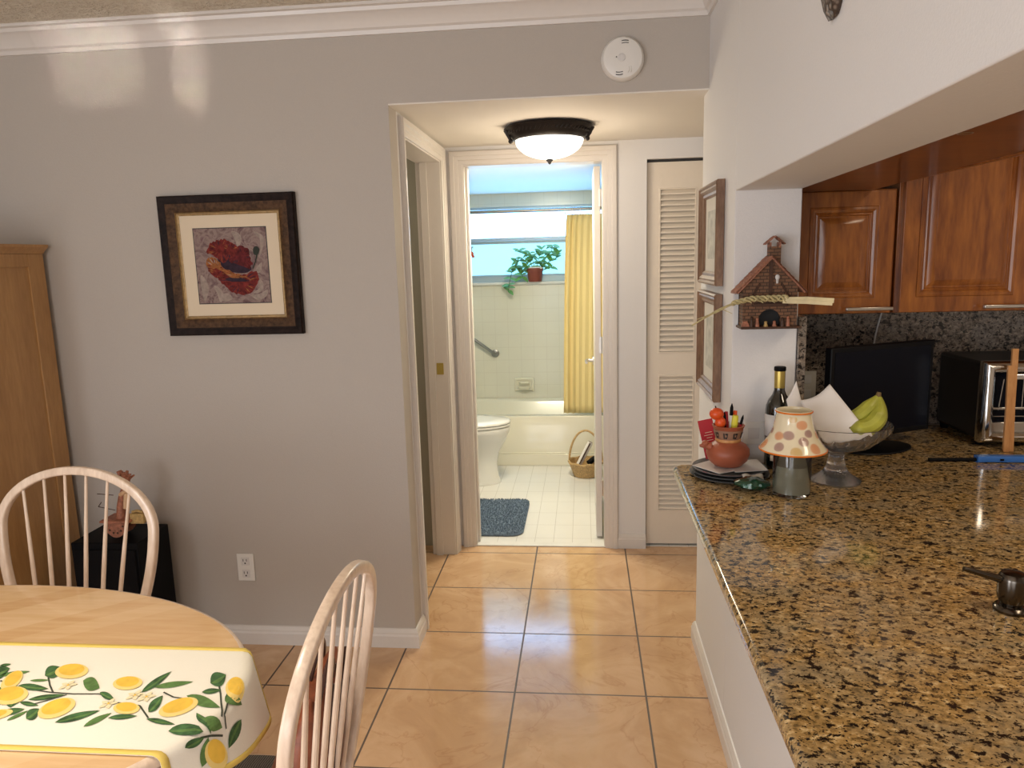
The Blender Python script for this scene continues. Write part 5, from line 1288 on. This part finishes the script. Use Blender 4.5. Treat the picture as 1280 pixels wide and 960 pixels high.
# plant on the sill
fx, fy, fz = -.395, 6.16, WZ0 + .0015
t = thing('potted_plant', 'trailing green plant in a small red pot on the bathroom windowsill', 'plant', (fx, fy, fz))
b = MB(); b.lathe([(r, fz + z) for r, z in [(.052, 0), (.054, .003), (.066, .085), (.071, .087), (.072, .110), (.067, .111), (.064, .100), (.001, .098)]], fx, fy, 32); b.build('pot', 'pot_red', t)
random.seed(21)
def leafm(b, base, d, L, wd, mi=0):
    d = Vector(d).normalized(); s = d.cross(Vector((0, -.5, 1))); s = s.normalized() if s.length > .05 else Vector((1, 0, 0)); up = s.cross(d).normalized()
    vs = []; base = Vector(base)
    for i in range(6):
        q = i / 5; w2 = wd * math.sin(PI * (.08 + .92 * q) ** .8) ** .8 if i < 5 else .0005
        c = base + d * L * q - Vector((0, 0, 1)) * L * .18 * q * q
        vs += [c - s * w2 + up * w2 * .25, c, c + s * w2 + up * w2 * .25]
    b.add(vs, [(i * 3 + j, i * 3 + j + 1, i * 3 + j + 4, i * 3 + j + 3) for i in range(5) for j in range(2)], mi)
stems = [[(-.02, 0, .10), (-.10, -.02, .19), (-.15, -.02, .16), (-.19, -.03, .08), (-.215, -.03, -.02), (-.22, -.03, -.07)],
         [(-.01, 0, .10), (-.07, -.01, .22), (-.13, -.02, .25)], [(0, 0, .10), (-.02, -.01, .20), (-.04, -.01, .23)], [(.01, 0, .10), (.04, 0, .21), (.06, 0, .26)],
         [(.02, 0, .10), (.09, -.01, .19), (.14, -.01, .24), (.15, -.01, .29)], [(.02, -.01, .10), (.10, -.02, .15), (.17, -.02, .18), (.19, -.02, .22)], [(.02, -.01, .10), (.08, -.03, .12), (.13, -.03, .11)], [(-.01, -.01, .10), (-.07, -.03, .12), (-.13, -.03, .11), (-.16, -.03, .13)],
         [(-.10, -.02, .12), (-.11, -.03, .07), (-.10, -.03, .04)]]
bs = MB(); bl_ = MB()
for st_ in stems:
    pts = [Vector((fx + p[0], fy + p[1] * .9, fz + p[2])) for p in st_]
    fine = []
    for i in range(len(pts) - 1):
        for k in range(4): fine.append(pts[i].lerp(pts[i + 1], k / 4))
    fine.append(pts[-1]); bs.tube(fine, .0028, 5)
    for i, p in enumerate(fine):
        if i < 2: continue
        if i % 2 == 0 or i == len(fine) - 1:
            for sg in (-1, 1):
                L = random.uniform(.055, .078); a = random.uniform(.2, 1.1)
                leafm(bl_, p, (sg * math.cos(a), random.uniform(-.5, .1), math.sin(a) * random.choice((1, 1, .4, -.4))), L, L * .33)
bs.build('stems', 'leaf_mid', t); bl_.build('foliage', 'leaf', t, smooth=60)
b = MB()
for k in range(5): b.sphere((fx - .03 + .02 * k, fy - .045, fz + .112), .014, 8, 6, (1.3, 1, .7))
b.build('pale_blossoms', 'cloth', t)
# little red ornament on the window
t = thing('window_ornament', 'tiny red ornament hanging at the left of the bathroom window', 'ornament', (-.92, 6.20, 1.60))
MB().tube([(-.925, 6.212, 1.69), (-.925, 6.208, 1.63)], .001, 5).build('thread', 'metal', t)
MB().sphere((-.925, 6.205, 1.612), .018, 10, 8, (1, .4, 1.1)).sphere((-.912, 6.205, 1.590), .012, 10, 8, (1, .4, 1)).sphere((-.938, 6.205, 1.590), .011, 10, 8, (.9, .4, 1.3)).build('body', 'orange', t)
